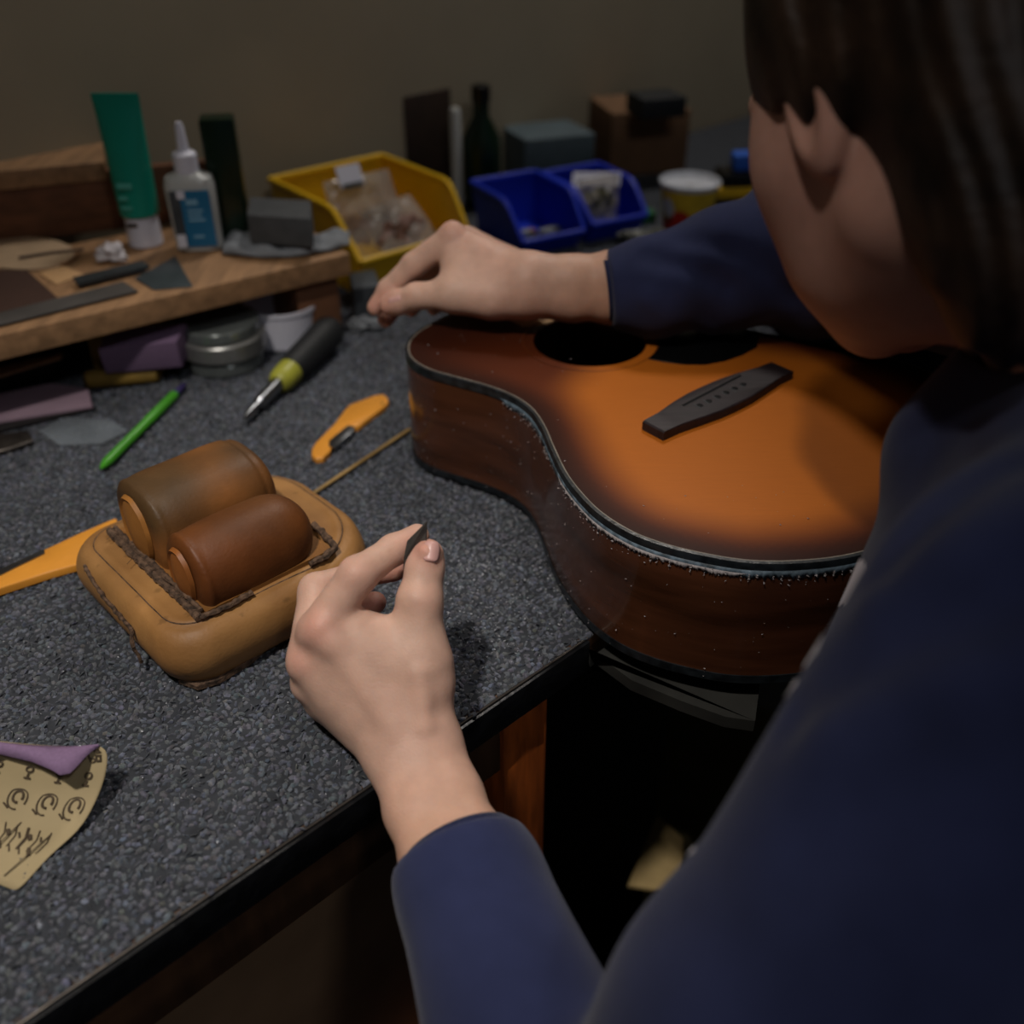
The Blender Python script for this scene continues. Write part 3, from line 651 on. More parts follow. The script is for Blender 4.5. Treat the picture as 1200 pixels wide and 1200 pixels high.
# ------------------------------------------------------------------ sandpaper sheet with a curled end
def sheet():
    t = thing('sandpaper_sheet', 'curled sandpaper sheet with printed tan back and purple grit', 'sandpaper', P(50, 950, 0))
    # three rows of points: foot of the sheet (near), middle, crest and folded flap
    rows = [([(-60, 1000), (20, 1045), (70, 1040), (100, 1018), (118, 1000)], .004), ([(-55, 960), (10, 975), (60, 985), (95, 978), (104, 955)][:5], .006)]
    prof = [  # (left point, right point, z-left, z-right) from foot to crest to flap tip
        ((-95, 985), (22, 1045), .003, .003), ((-80, 955), (58, 1000), .004, .0035), ((-70, 930), (93, 975), .008, .006), ((-62, 905), (112, 940), .017, .012),
        ((-56, 885), (122, 915), .026, .021), ((-52, 870), (126, 893), .033, .029), ((-50, 862), (125, 880), .038, .034), ((-49, 862), (117, 874), .040, .0365)]
    cols = 14; V = []
    for (l, r_, zl, zr) in prof:
        for i in range(cols + 1):
            s = i / cols; x = l[0] * (1 - s) + r_[0] * s; y = l[1] * (1 - s) + r_[1] * s + 8 * math.sin(math.pi * s) * .6; z = zl * (1 - s) + zr * s + .002 * math.sin(s * 5)
            V.append(P(x, y, z))
    nr = len(prof)
    F = []
    for j in range(nr - 1):
        for i in range(cols): a = j * (cols + 1) + i; F.append((a, a + 1, a + cols + 2, a + cols + 1))
    o = mesh('paper_back', V, F, M['paperb'], t); s_ = o.modifiers.new('s', 'SUBSURF'); s_.levels = s_.render_levels = 2
    s2 = o.modifiers.new('t', 'SOLIDIFY'); s2.thickness = .0005
    # flap that folds over toward the front, grit outside
    top = V[-(cols + 1):]; FV = []
    low = [(-49, 884), (-35, 886), (-20, 887), (0, 884), (12, 887), (25, 890), (38, 893), (50, 898), (60, 902), (70, 908), (82, 906), (92, 896), (102, 885), (110, 879), (116, 876)]
    lay = []
    for i in range(cols + 1):
        c = top[i]; lo_ = P(*low[i], .0385 - .004 * i / cols)
        mid = c.lerp(lo_, .5) + Vector((0, 0, .0022)); FV += [c + Vector((0, 0, .0002)), c.lerp(lo_, .22) + Vector((0, 0, .0018)), mid, lo_]
    FF = []
    for i in range(cols):
        for j in range(3): a = i * 4 + j; FF.append((a, a + 1, a + 5, a + 4))
    f = mesh('grit_flap', FV, FF, M['purple'], t); f['label'] = 'purple grit side folded over'; s3 = f.modifiers.new('t', 'SOLIDIFY'); s3.thickness = .0006
    # printing: rows of marks laid on the sheet
    def on(sx, v):
        "point on the printed side: sx across 0..1, v along 0..nr-1"
        j = min(int(v), nr - 2); fj = v - j; i = min(int(sx * cols), cols - 1); fi = sx * cols - i
        g_ = lambda jj, ii: V[jj * (cols + 1) + ii]
        a = g_(j, i).lerp(g_(j, i + 1), fi); b = g_(j + 1, i).lerp(g_(j + 1, i + 1), fi); n = (g_(j, i + 1) - g_(j, i)).cross(g_(j + 1, i) - g_(j, i)).normalized()
        if n.z < 0: n = -n
        return a.lerp(b, fj) + n * .0009
    def stroke(pts, w_, name='printed_mark'):
        return MB().tube([on(a, b) for a, b in pts], w_, 5).build(name, M['ink'], t)
    mb = MB()
    for cx in (.30, .50, .70, .885):
        for rr, wd in ((1, .0005), (.52, .0008)):
            pts = [(cx + .062 * rr * math.cos(a), 2.72 + .42 * rr * math.sin(a) + (.06 if rr < 1 else 0)) for a in np.linspace(-.4, 5.0, 18)]
            mb.tube([on(*q) for q in pts], wd, 5)
        mb.tube([on(cx - .075, 2.45), on(cx - .035, 2.30)], .0006, 5)
        # the small "T0" marks above each ring
        mb.tube([on(cx - .012, 3.72), on(cx + .03, 3.72)], .0006, 5); mb.tube([on(cx + .008, 3.72), on(cx + .008, 3.95)], .0006, 5)
        mb.tube([on(cx + .01 + .022 * math.cos(a), 4.22 + .18 * math.sin(a)) for a in np.linspace(0, 6.28, 10)], .0006, 5)
        mb.tube([on(cx + .02 + .018 * math.cos(a), 5.15 + .2 * math.sin(a)) for a in np.linspace(0, 6.28, 8)], .0005, 5)
    for k in range(7):
        s = .34 + k * .085
        mb.tube([on(s, 1.75), on(s + .05, 1.35), on(s + .06, .9)], .0004 + .0005 * (k % 3 == 1), 4)
        mb.tube([on(s - .03, 1.5), on(s + .01, 1.3)], .0012 if k % 2 else .0006, 5); mb.tube([on(s - .02, 1.0), on(s + .02, .8)], .0012 if k % 3 == 0 else .0005, 5)
    mb.tube([on(.55, .3), on(.60, 1.9)], .0004, 4); mb.tube([on(.80, .2), on(.86, 1.7)], .0004, 4)
    for k in range(4): mb.tube([on(.80 + k * .028, 5.2), on(.805 + k * .028, 6.2)], .0005, 4)
    mb.tube([on(.93, 5.1), on(.96, 5.15), on(.96, 5.6), on(.93, 5.6), on(.93, 5.1)], .0008, 4)
    mb.tube([on(.93, 5.9), on(.96, 5.95), on(.96, 6.4), on(.93, 6.4), on(.93, 5.9)], .0008, 4)
    mb.build('printed_marks', M['ink'], t)
sheet()

# ------------------------------------------------------------------ shelf on the left and what stands on it
ST = .100
s0 = P(410, 297, ST); s1 = P(0, 393, ST); SD = (s1 - s0).normalized(); SN = Vector((SD.y, -SD.x, 0))   # SN points to the back
if SN.y < 0: SN = -SN
def Sh(a, b, z): q = s0 + SD * a + SN * b; return Vector((q.x, q.y, z))
shelf = thing('bench_shelf', 'low light wooden shelf standing along the back of the bench', 'shelf', Sh(.3, .08, 0))
MB().frame_box(Sh(0, 0, ST - .024), SD * 1.05, SN * .205, (0, 0, .024), .0018).build('shelf_board', M['shelfwood'], shelf)
MB().frame_box(Sh(.012, .012, .001), SD * .05, SN * .17, (0, 0, ST - .0252), .0015).build('end_support', mat('orange_brown_block', '7a5238', .6, noise_amt=.15, nscale=20), shelf)
MB().frame_box(Sh(.98, .012, .001), SD * .02, SN * .17, (0, 0, ST - .0252), .0015).build('end_support', M['riser'], shelf)
rb0, rb1 = P(262, 256, ST), P(-40, 289, ST)
RD = (rb1 - rb0); RN = Vector((-RD.y, RD.x, 0)).normalized(); RN = RN if RN.y > 0 else -RN
MB().frame_box(rb0 + Vector((0, 0, .0005)), RD * 1.5, RN * .014, (0, 0, .066), .001).build('back_board', M['riser'], shelf)
MB().frame_box(rb0 + RD * .42 - RN * .004 + Vector((0, 0, .0575)), RD * 1.1, RN * .12, (0, 0, .020), .0015).build('upper_board', M['shelfwood'], shelf)
# tube and bottle
tube = thing('glue_tube', 'teal squeeze tube standing on its white cap on the shelf', 'tube', P(168, 290, ST))
tb = P(172, 286, ST)
MB().lathe(tb, [(.017, .0006), (.0185, .002), (.0175, .03), (.0178, .034)], seg=28).build('cap', M['whitepl'], tube)
cap_m = MB().prism([tb + Vector((-.011, -.0172, .025)), tb + Vector((.001, -.0182, .025)), tb + Vector((.001, -.0182, .029)), tb + Vector((-.011, -.0172, .029))], 0, .0006, up=Vector((0, -1, 0))).build('label_stripe', M['darksteel'], tube)
V = []; F = []; S = 28
for j, (z, rx, ry) in enumerate([(.034, .0190, .0190), (.036, .0205, .0205), (.06, .0215, .019), (.10, .0225, .014), (.14, .024, .006), (.152, .0245, .0015), (.158, .0245, .0012)]):
    for k in range(S): an = 2 * math.pi * k / S; V.append(tb + Vector((rx * math.cos(an), ry * math.sin(an), z)))
for j in range(6):
    for k in range(S): l = (k + 1) % S; F.append((j * S + k, j * S + l, (j + 1) * S + l, (j + 1) * S + k))
F.append(tuple(range(6 * S, 7 * S)))
mb = MB(); mb.V = V; mb.F = F; body = mb.build('tube_body', M['teal'], tube)
M['tealp'] = mat('pale_teal_print', '55b3a4', .4, noise_amt=.05)
for (a, b, c, d) in ((-.011, .045, .012, .003), (-.011, .055, .009, .004), (-.011, .067, .016, .006)):
    MB().frame_box(tb + Vector((a, -.0212, b)), (c, 0, 0), (0, .0008, 0), (0, 0, d)).build('printed_line', M['tealp'], body)
bottle = thing('glue_bottle', 'white bottle with blue label standing next to the teal tube', 'bottle', P(235, 290, ST))
bb = P(236, 291, ST)
def ovalprism(base, prof, ex, name, m, parent, rot=0):
    V = []; F = []; S = 36
    for z, rx, ry in prof:
        for k in range(S):
            an = 2 * math.pi * k / S; c, s = math.cos(an), math.sin(an)
            x = math.copysign(abs(c) ** (2 / ex), c) * rx; y = math.copysign(abs(s) ** (2 / ex), s) * ry
            V.append(Vector(base) + Vector((x * math.cos(rot) - y * math.sin(rot), x * math.sin(rot) + y * math.cos(rot), z)))
    n = len(prof)
    for j in range(n - 1):
        for k in range(S): l = (k + 1) % S; F.append((j * S + k, j * S + l, (j + 1) * S + l, (j + 1) * S + k))
    F.append(tuple(range((n - 1) * S, n * S))); F.append(tuple(reversed(range(S))))
    mb = MB(); mb.V = V; mb.F = F; return mb.build(name, m, parent)
bo = ovalprism(bb, [(.0006, .022, .013), (.003, .0245, .0155), (.04, .0255, .0165), (.07, .026, .0165), (.078, .024, .015), (.082, .0145, .012), (.084, .012, .011)], 3.2, 'bottle_body', M['cream'], bottle, .12)
MB().lathe(bb + Vector((0, 0, .083)), [(.0125, 0), (.0125, .018), (.011, .02), (.006, .022), (.0045, .045), (.003, .05)], seg=24).build('cap', M['whitepl'], bottle)
def lab(x0, x1, z0, z1, m, nm, lift=.0175, par=None):
    c, s = math.cos(.12), math.sin(.12); pt = lambda x, z: bb + Vector((x * c + lift * s, x * s - lift * c, z))
    return MB().prism([pt(x0, z0), pt(x1, z0), pt(x1, z1), pt(x0, z1)], 0, .0006, up=Vector((s, -c, 0))).build(nm, m, par or bottle)
l0 = lab(-.020, .021, .008, .068, M['blue'], 'label', .0168)
M['labp'] = mat('label_pale_blue', '7fb0cc', .5, noise_amt=.1)
lab(-.0200, -.0095, .008, .068, M['metalgrey'], 'label_side_panel', .0172, l0); lab(-.0195, -.0105, .008, .022, M['whitepl'], 'label_patch', .0178, l0); lab(-.012, -.004, .060, .068, M['whitepl'], 'label_patch', .0178, l0)
for i, (a, b, z) in enumerate(((-.004, .008, .053), (-.004, .012, .046), (-.004, .010, .041), (-.004, .013, .036), (-.002, .009, .018))): lab(a, b, z, z + (.006 if i == 0 else .0025), M['labp'], 'label_text_line', .0174, l0)
db = MB().frame_box(P(256, 284, ST + .0005), (.036, .006, 0), (-.006, .030, 0), (0, 0, .13), .004).build('green_box', M['dgreen']); tag(db, 'tall dark green box behind the grey block on the shelf', 'box')
# flat things on the shelf
def flatthing(px, z, h, name, m, label, cat, bev=.0004, group=None):
    o = flat(px, z, h, name, m, None, bev); return tag(o, label, cat, group)
cb = P(28, 297, ST)
disc = [(28 + 60 * math.cos(a), 299 + 19 * math.sin(a)) for a in np.linspace(0, 6.28, 33)[:-1]]
flatthing(disc, ST + .0006, .003, 'wooden_disc', mat('pale_disc', 'b79c7d', .6, noise_amt=.08, nscale=30), 'pale round wooden disc lying on the shelf', 'disc')
o = MB().tube([P(22, 302, ST + .006), P(60, 296, ST + .006), P(98, 292, ST + .006)], .0016, 6).build('dark_rod', M['darkwood']); tag(o, 'thin dark rod lying across the pale wooden disc', 'rod')
o = MB().tube([P(60, 312, ST + .0025), P(78, 308, ST + .0025), P(88, 302, ST + .0025), P(93, 296, ST + .0045)], .0016, 6).build('curved_offcut', M['woodbit']); tag(o, 'thin curved brown strip beside the pale disc', 'offcut')
flatthing([(45, 320), (75, 312), (98, 322), (66, 334)], ST + .0006, .001, 'veneer_square', mat('pale_veneer', 'c79e70', .6, noise_amt=.06), 'small pale veneer square beside the brown sandpaper', 'veneer')
flatthing([(-30, 325), (0, 318), (28, 314), (48, 332), (68, 350), (20, 362), (-30, 374)], ST + .0006, .0012, 'sandpaper_square', M['brownsand'], 'dark brown sandpaper square at the left end of the shelf', 'sandpaper')
flatthing([(-30, 388), (0, 382), (80, 362), (162, 342), (145, 331), (70, 350), (0, 368), (-30, 374)], ST + .0022, .0015, 'steel_rule', mat('dark_grey_strip', '4b4744', .55, noise_amt=.15), 'long dark grey scraper strip along the shelf front edge', 'scraper')
flatthing([(86, 329), (92, 336), (176, 315), (168, 309)], ST + .0040, .004, 'flat_file', mat('file_grey', '3c4144', .45, metal=.3, noise_amt=.2), 'short dark flat file lying on the shelf in front of the tissue', 'file', .0008)
flatthing([(158, 327), (206, 301), (226, 336), (180, 340)], ST + .0008, .0012, 'triangular_scraper', mat('scraper_grey', '4d565a', .45, metal=.4, noise_amt=.15), 'dark grey triangular scraper plate in front of the white bottle', 'scraper')
flatthing([(60, 352), (112, 338), (118, 344), (70, 360)], ST + .0006, .0008, 'paper_scrap', M['paperb'], 'tan paper scrap partly under the long grey strip', 'paper')
def crumple(c, sx, sy, sz, seed, name, m, label=None, cat=None, n=22, parent=None, fr=120, amp=.35, rot=0):
    r = random.Random(seed); V = []; F = []
    for j in range(n // 2 + 1):
        ph = math.pi * j / (n // 2)
        for i in range(n):
            th = 2 * math.pi * i / n; v = Vector((math.sin(ph) * math.cos(th), math.sin(ph) * math.sin(th), math.cos(ph)))
            k = 1 + amp * noise.fractal(v * 1.9 + Vector((seed * 3.1, 0, 0)), 1, 2, 3)
            x, y = v.x * sx * k, v.y * sy * k; x, y = x * math.cos(rot) - y * math.sin(rot), x * math.sin(rot) + y * math.cos(rot)
            V.append(Vector(c) + Vector((x, y, max(v.z * k, -.9) * sz)))
    for j in range(n // 2):
        for i in range(n): l = (i + 1) % n; F.append((j * n + i, (j + 1) * n + i, (j + 1) * n + l, j * n + l))
    mb = MB(); mb.V = V; mb.F = F; o = mb.build(name, m, parent, True, 28)
    if label: tag(o, label, cat)
    return o
crumple(P(130, 297, ST + .009), .017, .009, .0085, 2, 'tissue', M['tissue'], 'small crumpled white tissue beside the teal tube', 'tissue', amp=.8, rot=-.3)
def ragsheet():
    n, m_ = 40, 16; V = []; F = []
    for j in range(m_ + 1):
        for i in range(n + 1):
            s, t = i / n, j / m_; px = 262 + 148 * s; py = 300 - 26 * t + 9 * math.sin(s * 3.1) - 16 * s * (1 - t) * .6
            h = .004 + .006 * abs(noise.noise(Vector((s * 6, t * 3, 3)))) + .004 * math.sin(s * 11 + t * 5) ** 2
            e = min(s, 1 - s, t, 1 - t) * 8; V.append(P(px, py, ST) + Vector((0, 0, .0015 + h * min(1, e + .25))))
    for j in range(m_):
        for i in range(n): a = j * (n + 1) + i; F.append((a, a + 1, a + n + 2, a + n + 1))
    o = mesh('folded_rag', V, F, M['cloth']); s = o.modifiers.new('t', 'SOLIDIFY'); s.thickness = .0014; s.offset = 1; tag(o, 'folded grey rag lying under the grey sanding block on the shelf', 'rag')
ragsheet()
gb = P(283, 288, ST + .011)
o = MB().frame_box(P(294, 286, ST + .012), P(366, 291, ST) - P(294, 286, ST) + Vector((.0, 0, 0)), Vector((-.010, .062, 0)), (0, 0, .032), .003).build('sanding_block', M['grey']); tag(o, 'dark grey foam sanding block on the folded rag', 'sanding block')

# ------------------------------------------------------------------ under the shelf
o = MB().frame_box(P(113, 444, .001), P(190, 440, 0) - P(113, 444, 0), (0.01, .06, 0), (0, 0, .055), .003).build('cork_block', M['ochre']); tag(o, 'brown ochre cork block behind the purple block under the shelf', 'block')
roll_ = MB().tube([P(99, 446, .010), P(104, 445, .010), P(180, 438, .010), P(186, 438, .010)], [.006, .0095, .0095, .008], 14).build('ochre_roll', M['ochre']); tag(roll_, 'rolled ochre leather strip lying in front of the purple block', 'roll')
o = MB().frame_box(P(124, 438, .020), P(214, 430, .020) - P(124, 438, .020), (.004, .03, .008), (0, -.004, .030), .001).build('purple_block', mat('dull_purple', '705a76', .85, noise_amt=.06, nscale=300)); tag(o, 'purple sandpaper wrapped block leaning under the shelf', 'sanding block')
for i, (px, z, h, m_, lb) in enumerate([([(-30, 512), (0, 507), (110, 481), (104, 462), (60, 462), (-30, 480)], .0015, .004, mat('dark_cover', '1a1517', .6), 'dark backed paper sheet at the bottom of the pile under the shelf'),
        ([(-30, 500), (0, 496), (109, 478), (104, 458), (60, 452), (-30, 470)], .006, .003, mat('mauve_sheet', '8a7482', .7, noise_amt=.08), 'mauve sandpaper sheet on top of the pile under the shelf')]):
    flatthing(px, z, h, 'sandpaper_sheet', m_, lb, 'sandpaper', .0003)
o = MB().prism([P(-30, 452, .030), P(0, 443, .030), P(72, 421, .030), P(74, 416, .030), P(0, 434, .030), P(-30, 442, .030)], 0, .003).build('wood_strip', M['shelfwood']); tag(o, 'pale wooden strip sticking out under the left of the shelf', 'strip')
o = MB().frame_box(P(-40, 462, .0095), P(70, 440, .02) - P(-40, 462, .02), (.02, .08, 0), (0, 0, .0195), .002).build('dark_box', mat('very_dark_box', '100f0d', .8)); tag(o, 'black flat box under the shelf carrying the pale wooden strip', 'box')
# plastic film patch on the carpet, translucent
o = flat([(45, 505), (75, 490), (128, 492), (150, 505), (120, 520), (70, 522)], Z0 + .0008, .0006, 'plastic_scrap', mat('clear_film', '8b949c', .25, alpha=.35), None, .0002); tag(o, 'clear plastic scrap on the carpet in front of the mauve sheets', 'plastic')
o = flat([(-30, 520), (0, 512), (34, 508), (40, 520), (10, 530), (-30, 540)], Z0 + .0008, .004, 'dark_tool', M['darksteel'], None, .001); tag(o, 'small dark metal tool at the left edge below the sheets', 'tool')
# round tins
tin = thing('round_tin', 'shallow round clear jar with a brushed metal lid near the screwdriver', 'jar', P(265, 425, 0))
tc_ = P(266, 425, 0)
MB().lathe(tc_ + Vector((0, 0, .001)), [(.038, 0), (.041, .002), (.0415, .012), (.040, .014), (.043, .016), (.0435, .018)], seg=48).build('jar_body', M['glassjar'], tin)
MB().lathe(tc_ + Vector((0, 0, .0192)), [(.0445, 0), (.0455, .001), (.0455, .017), (.044, .0185), (.040, .019), (.039, .0175), (.01, .017)], seg=48).build('lid', M['tinlid'], tin)
tc2 = tc_ + Vector((-.002, .003, .0385))
t2 = thing('round_tin', 'flat round tin stacked on top of the clear jar', 'tin', tc2)
MB().lathe(tc2, [(.040, .0002), (.0425, .001), (.0425, .010), (.041, .0115), (.037, .0118), (.036, .0105), (.01, .0100)], seg=48).build('tin_body', M['glassjar'], t2)
wc = P(333, 402, 0)
o = thing('white_tub', 'white plastic tub standing under the right end of the shelf', 'tub', wc)
MB().lathe(wc + Vector((0, .012, .001)), [(.036, 0), (.038, .002), (.041, .040), (.0425, .041), (.0425, .045), (.040, .045), (.036, .012), (.005, .010)], seg=36).build('tub_body', M['whitepl'], o)
# grey cast block with clutter behind the fingers
o = MB().frame_box(P(418, 384, .001), (.030, .012, 0), (-.012, .05, 0), (0, 0, .048), .004).build('metal_block', M['metalgrey']); tag(o, 'dark grey metal block between the shelf end and the yellow bin', 'block')
o = crumple(P(428, 378, .007), .022, .012, .007, 5, 'grey_wad', M['cloth'], 'small grey cloth scrap under the far hand', 'rag', amp=.6)

# ------------------------------------------------------------------ bins
def bin_(o_, X, Y, w_, d_, h_, hf, m, label, th=.0028):
    X = Vector(X).normalized(); Y = Vector(Y).normalized(); Z = Vector((0, 0, 1)); o_ = Vector(o_)
    t = thing('parts_bin', label, 'bin', o_ + X * w_ / 2 + Y * d_ / 2)
    q = lambda a, b, c: o_ + X * a + Y * b + Z * c
    tp = .10
    MB().prism([q(w_ * tp * .5, 0.012, .001), q(w_ * (1 - tp * .5), 0.012, .001), q(w_ * (1 - tp * .5), d_ - .012, .001), q(w_ * tp * .5, d_ - .012, .001)], 0, th).build('bin_floor', m, t)
    for s in (0, 1):
        x0 = w_ if s else 0; xb = w_ * (1 - tp * .5) if s else w_ * tp * .5
        prof = [(.012, .001), (.0, hf * .9), (-.004, hf), (.030, h_ * .88), (.050, h_), (d_, h_), (d_ - .012, .001)]
        pts = [q(xb + (x0 - xb) * (z / h_), y, z) for y, z in prof]
        MB().prism(pts, -th / 2, th / 2, up=X).build('side_wall', m, t)
        rim = [q(xb + (x0 - xb) * (z / h_), y, z) for y, z in [(-.004, hf), (.030, h_ * .88), (.040, h_ * .97), (.052, h_), (d_, h_)]]
        MB().tube(rim, .0042, 8).build('rim', m, t)
    MB().prism([q(w_ * tp * .5, .012, .001), q(w_ * (1 - tp * .5), .012, .001), q(w_ * (1 - tp * .3), -.004, hf), q(w_ * tp * .3, -.004, hf)], -th / 2, th / 2, up=Y).build('front_lip', m, t)
    MB().tube([q(w_ * .03, -.004, hf), q(w_ * .97, -.004, hf)], .0040, 8).build('rim', m, t)
    MB().prism([q(w_ * tp * .5, d_ - .012, .001), q(w_ * (1 - tp * .5), d_ - .012, .001), q(w_, d_, h_), q(0, d_, h_)], -th / 2, th / 2, up=Y).build('back_wall', m, t)
    MB().tube([q(0, d_, h_), q(w_, d_, h_)], .0042, 8).build('rim', m, t)
    return t
YX, YY = (.77, .64, 0), (-.64, .77, 0)
bin_((-.188, 1.150, 0), YX, YY, .172, .195, .104, .050, M['yellow'], 'large yellow plastic parts bin behind the far hand')
bx, by = (.87, .49, 0), (-.49, .87, 0)
bin_((.010, 1.285, 0), bx, by, .102, .135, .070, .026, M['bluebin'], 'blue parts bin nearer the hand with small parts inside')
bin_((.106, 1.342, 0), bx, by, .095, .125, .068, .030, M['bluebin'], 'blue parts bin holding the clear bag with a white header')
def pouch(c, X, U, w_, h_, th, m, name, parent, seed=0):
    "pillow shaped bag: X across, U up"
    X = Vector(X).normalized(); U = Vector(U).normalized(); N_ = X.cross(U).normalized(); V = []; F = []; n = 14
    for sgn in (1, -1):
        for j in range(n + 1):
            for i in range(n + 1):
                s, t = i / n * 2 - 1, j / n * 2 - 1; k = (1 - s ** 4) * (1 - t ** 4); wob = noise.noise(Vector((s * 3 + seed, t * 3, sgn * 2))) * .5
                V.append(Vector(c) + X * s * w_ / 2 * (1 - .06 * abs(t)) + U * t * h_ / 2 + N_ * (sgn * th / 2 * k * (.6 + wob) + .004 * wob))
    o = (n + 1) ** 2
    for sgn in (0, 1):
        for j in range(n):
            for i in range(n):
                a = sgn * o + j * (n + 1) + i; f = (a, a + 1, a + n + 2, a + n + 1); F.append(f if sgn == 0 else tuple(reversed(f)))
    return mesh(name, V, F, m, parent)
yb = lambda a, b, z: Vector((-.188, 1.150, 0)) + Vector(YX) * a + Vector(YY) * b + Vector((0, 0, z))
bg = thing('plastic_bag', 'clear bag of wooden offcuts with white header in the yellow bin', 'bag', yb(.06, .08, .01))
pouch(yb(.066, .070, .070), (.77, .60, 0), (-.25, .35, .9), .10, .110, .035, M['bag'], 'bag_film', bg, 3)
for k in range(7):
    r = random.Random(k + 40); c = yb(.03 + .009 * k, .065 + r.uniform(0, .02), .040 + r.uniform(0, .03))
    an = r.uniform(-.6, 1.2); X_ = Vector((math.cos(an), .3, math.sin(an))).normalized() * r.uniform(.03, .055); U_ = Vector((-.25, .35, .9)).cross(X_).normalized()
    MB().frame_box(c - X_ / 2, X_, X_.cross(U_).normalized() * .012, U_ * .005, .0008).build('offcut', M['woodbit'] if k % 3 else M['pinkbit'], bg)
MB().frame_box(yb(.036, .078, .112), Vector((.77, .60, 0)) * .034, Vector((-.25, .35, .9)).normalized() * .026, (-.0012, .001, 0)).build('header', M['whitepl'], bg)
MB().frame_box(yb(.0385, .0765, .1115), Vector((.77, .60, 0)) * .029, Vector((-.25, .35, .9)).normalized() * .006, (.0008, -.0012, 0)).build('printed_bar', M['grey'], bg)
bg3 = thing('plastic_bag', 'limp clear bag of pale pieces at the front of the yellow bin', 'bag', yb(.10, .05, .01))
pouch(yb(.105, .055, .052), (.77, .64, .1), (-.5, .5, .6), .085, .085, .03, M['bag'], 'bag_film', bg3, 9)
crumple(yb(.102, .055, .045), .028, .018, .022, 9, 'pale_pieces', M['pinkbit'], parent=bg3, rot=.7, amp=.6)
cr = Vector((.106, 1.342, 0)) + Vector(bx) * .045 + Vector(by) * .05
bg2 = thing('plastic_bag', 'clear bag with white header standing in the right blue bin', 'bag', cr)
pouch(cr + Vector((-.002, -.01, .042)), bx, (.05, .30, .8), .074, .072, .022, M['bag'], 'bag_film', bg2, 5)
crumple(cr + Vector((0, -.004, .040)), .026, .012, .022, 8, 'bag_contents', mat('olive_contents', '4d4a30', .7, noise_amt=.3, nscale=80), parent=bg2, rot=.5)
MB().frame_box(cr + Vector((-.037, -.012, .066)), Vector((.0700, .034, -.010)), (.002, .012, .016), (-.0006, .0012, 0)).build('header', M['whitepl'], bg2)
# small parts in the nearer blue bin
ob = Vector((.010, 1.285, 0))
for k in range(6):
    r = random.Random(k + 5); c = ob + Vector(bx) * (.022 + .010 * k) + Vector(by) * r.uniform(.02, .05)
    o = MB().frame_box(c + Vector((0, 0, .0045 + .004 * (k % 2))), Vector(bx) * r.uniform(.012, .022), Vector(by) * .014, (0, r.uniform(-.004, .004), .010 + .008 * r.random()), .001).build('small_part', [M['cloth'], M['woodbit'], M['metalgrey']][k % 3])
    tag(o, 'small grey or brown fitting inside the left blue bin', 'fitting', 'small fittings in the blue bin')

# cup, tool case, background clutter
cup = thing('paper_cup', 'yellow and red printed cup with white rim behind the dark sleeve', 'cup', P(802, 268, 0))
cc = P(803, 272, 0)
MB().lathe(cc + Vector((0, 0, .001)), [(.030, 0), (.032, .001), (.0345, .022)], seg=40).build('red_band', M['cupr'], cup)
MB().lathe(cc + Vector((0, 0, .001)), [(.0345, .022), (.0405, .066)], seg=40).build('cup_wall', M['cupy'], cup)
MB().lathe(cc + Vector((0, 0, .001)), [(.0405, .066), (.0425, .069), (.0430, .0725), (.0415, .074), (.0400, .072), (.0385, .0665), (.004, .066)], seg=40).build('rim', M['cupw'], cup)
def cupatch(a0, a1, z0, z1, m, nm):
    V = []; F = []; n = 10
    for j in range(n + 1):
        for i in range(n + 1):
            s, t = i / n * 2 - 1, j / n * 2 - 1; x = s * math.sqrt(1 - t * t / 2); y = t * math.sqrt(1 - s * s / 2)
            z = (z0 + z1) / 2 + y * (z1 - z0) / 2; r = .0345 + (z - .022) / .044 * .006 + .0007; an = (a0 + a1) / 2 + x * (a1 - a0) / 2
            V.append(cc + Vector((r * math.cos(an), r * math.sin(an), z + .001)))
    for j in range(n):
        for i in range(n): a = j * (n + 1) + i; F.append((a, a + 1, a + n + 2, a + n + 1))
    mesh(nm, V, F, m, cup)
cupatch(-2.45, -1.55, .004, .040, M['cupr'], 'red_patch'); cupatch(-2.85, -2.25, .026, .054, M['cupw'], 'white_patch'); cupatch(-2.6, -2.35, .022, .030, M['black'], 'dark_patch')
case = thing('tool_case', 'black case with yellow band beside the printed cup', 'case', P(860, 250, 0))
MB().frame_box(P(838, 262, .001), (.09, .01, 0), (-.005, .06, 0), (0, 0, .034), .003).build('case_body', M['black'], case)
MB().frame_box(P(838, 262, .001) + Vector((0, .004, .0345)), (.09, .01, 0), (-.005, .055, 0), (0, 0, .014), .002).build('yellow_band', M['yellow'], case)
MB().frame_box(P(838, 262, .001) + Vector((.006, .008, .0488)), (.078, .009, 0), (-.005, .05, 0), (0, 0, .018), .003).build('case_lid', M['black'], case)
MB().frame_box(P(838, 262, .001) + Vector((.018, .0005, .014)), (.05, .0055, 0), (0, -.0012, 0), (0, 0, .010)).build('grey_label', M['cloth'], case)
o = MB().frame_box(P(838, 262, .001) + Vector((.022, .02, .068)), (.03, .004, 0), (-.002, .03, 0), (0, 0, .024), .006).build('blue_cap', mat('sky_blue_plastic', '2d5fc0', .4)); tag(o, 'blue plastic cap resting on the black and yellow case', 'cap')
o = MB().frame_box((.16, 1.66, .001), (.13, .03, 0), (-.03, .12, 0), (0, 0, .10), .003).build('cardboard_box', M['cardb']); tag(o, 'brown cardboard box behind the printed cup', 'box')
o = MB().frame_box((.02, 1.56, .001), (.11, .04, 0), (-.04, .09, 0), (0, 0, .085), .004).build('grey_box', mat('slate_box', '4e5c62', .6, noise_amt=.1)); tag(o, 'slate grey box behind the left blue bin', 'box')
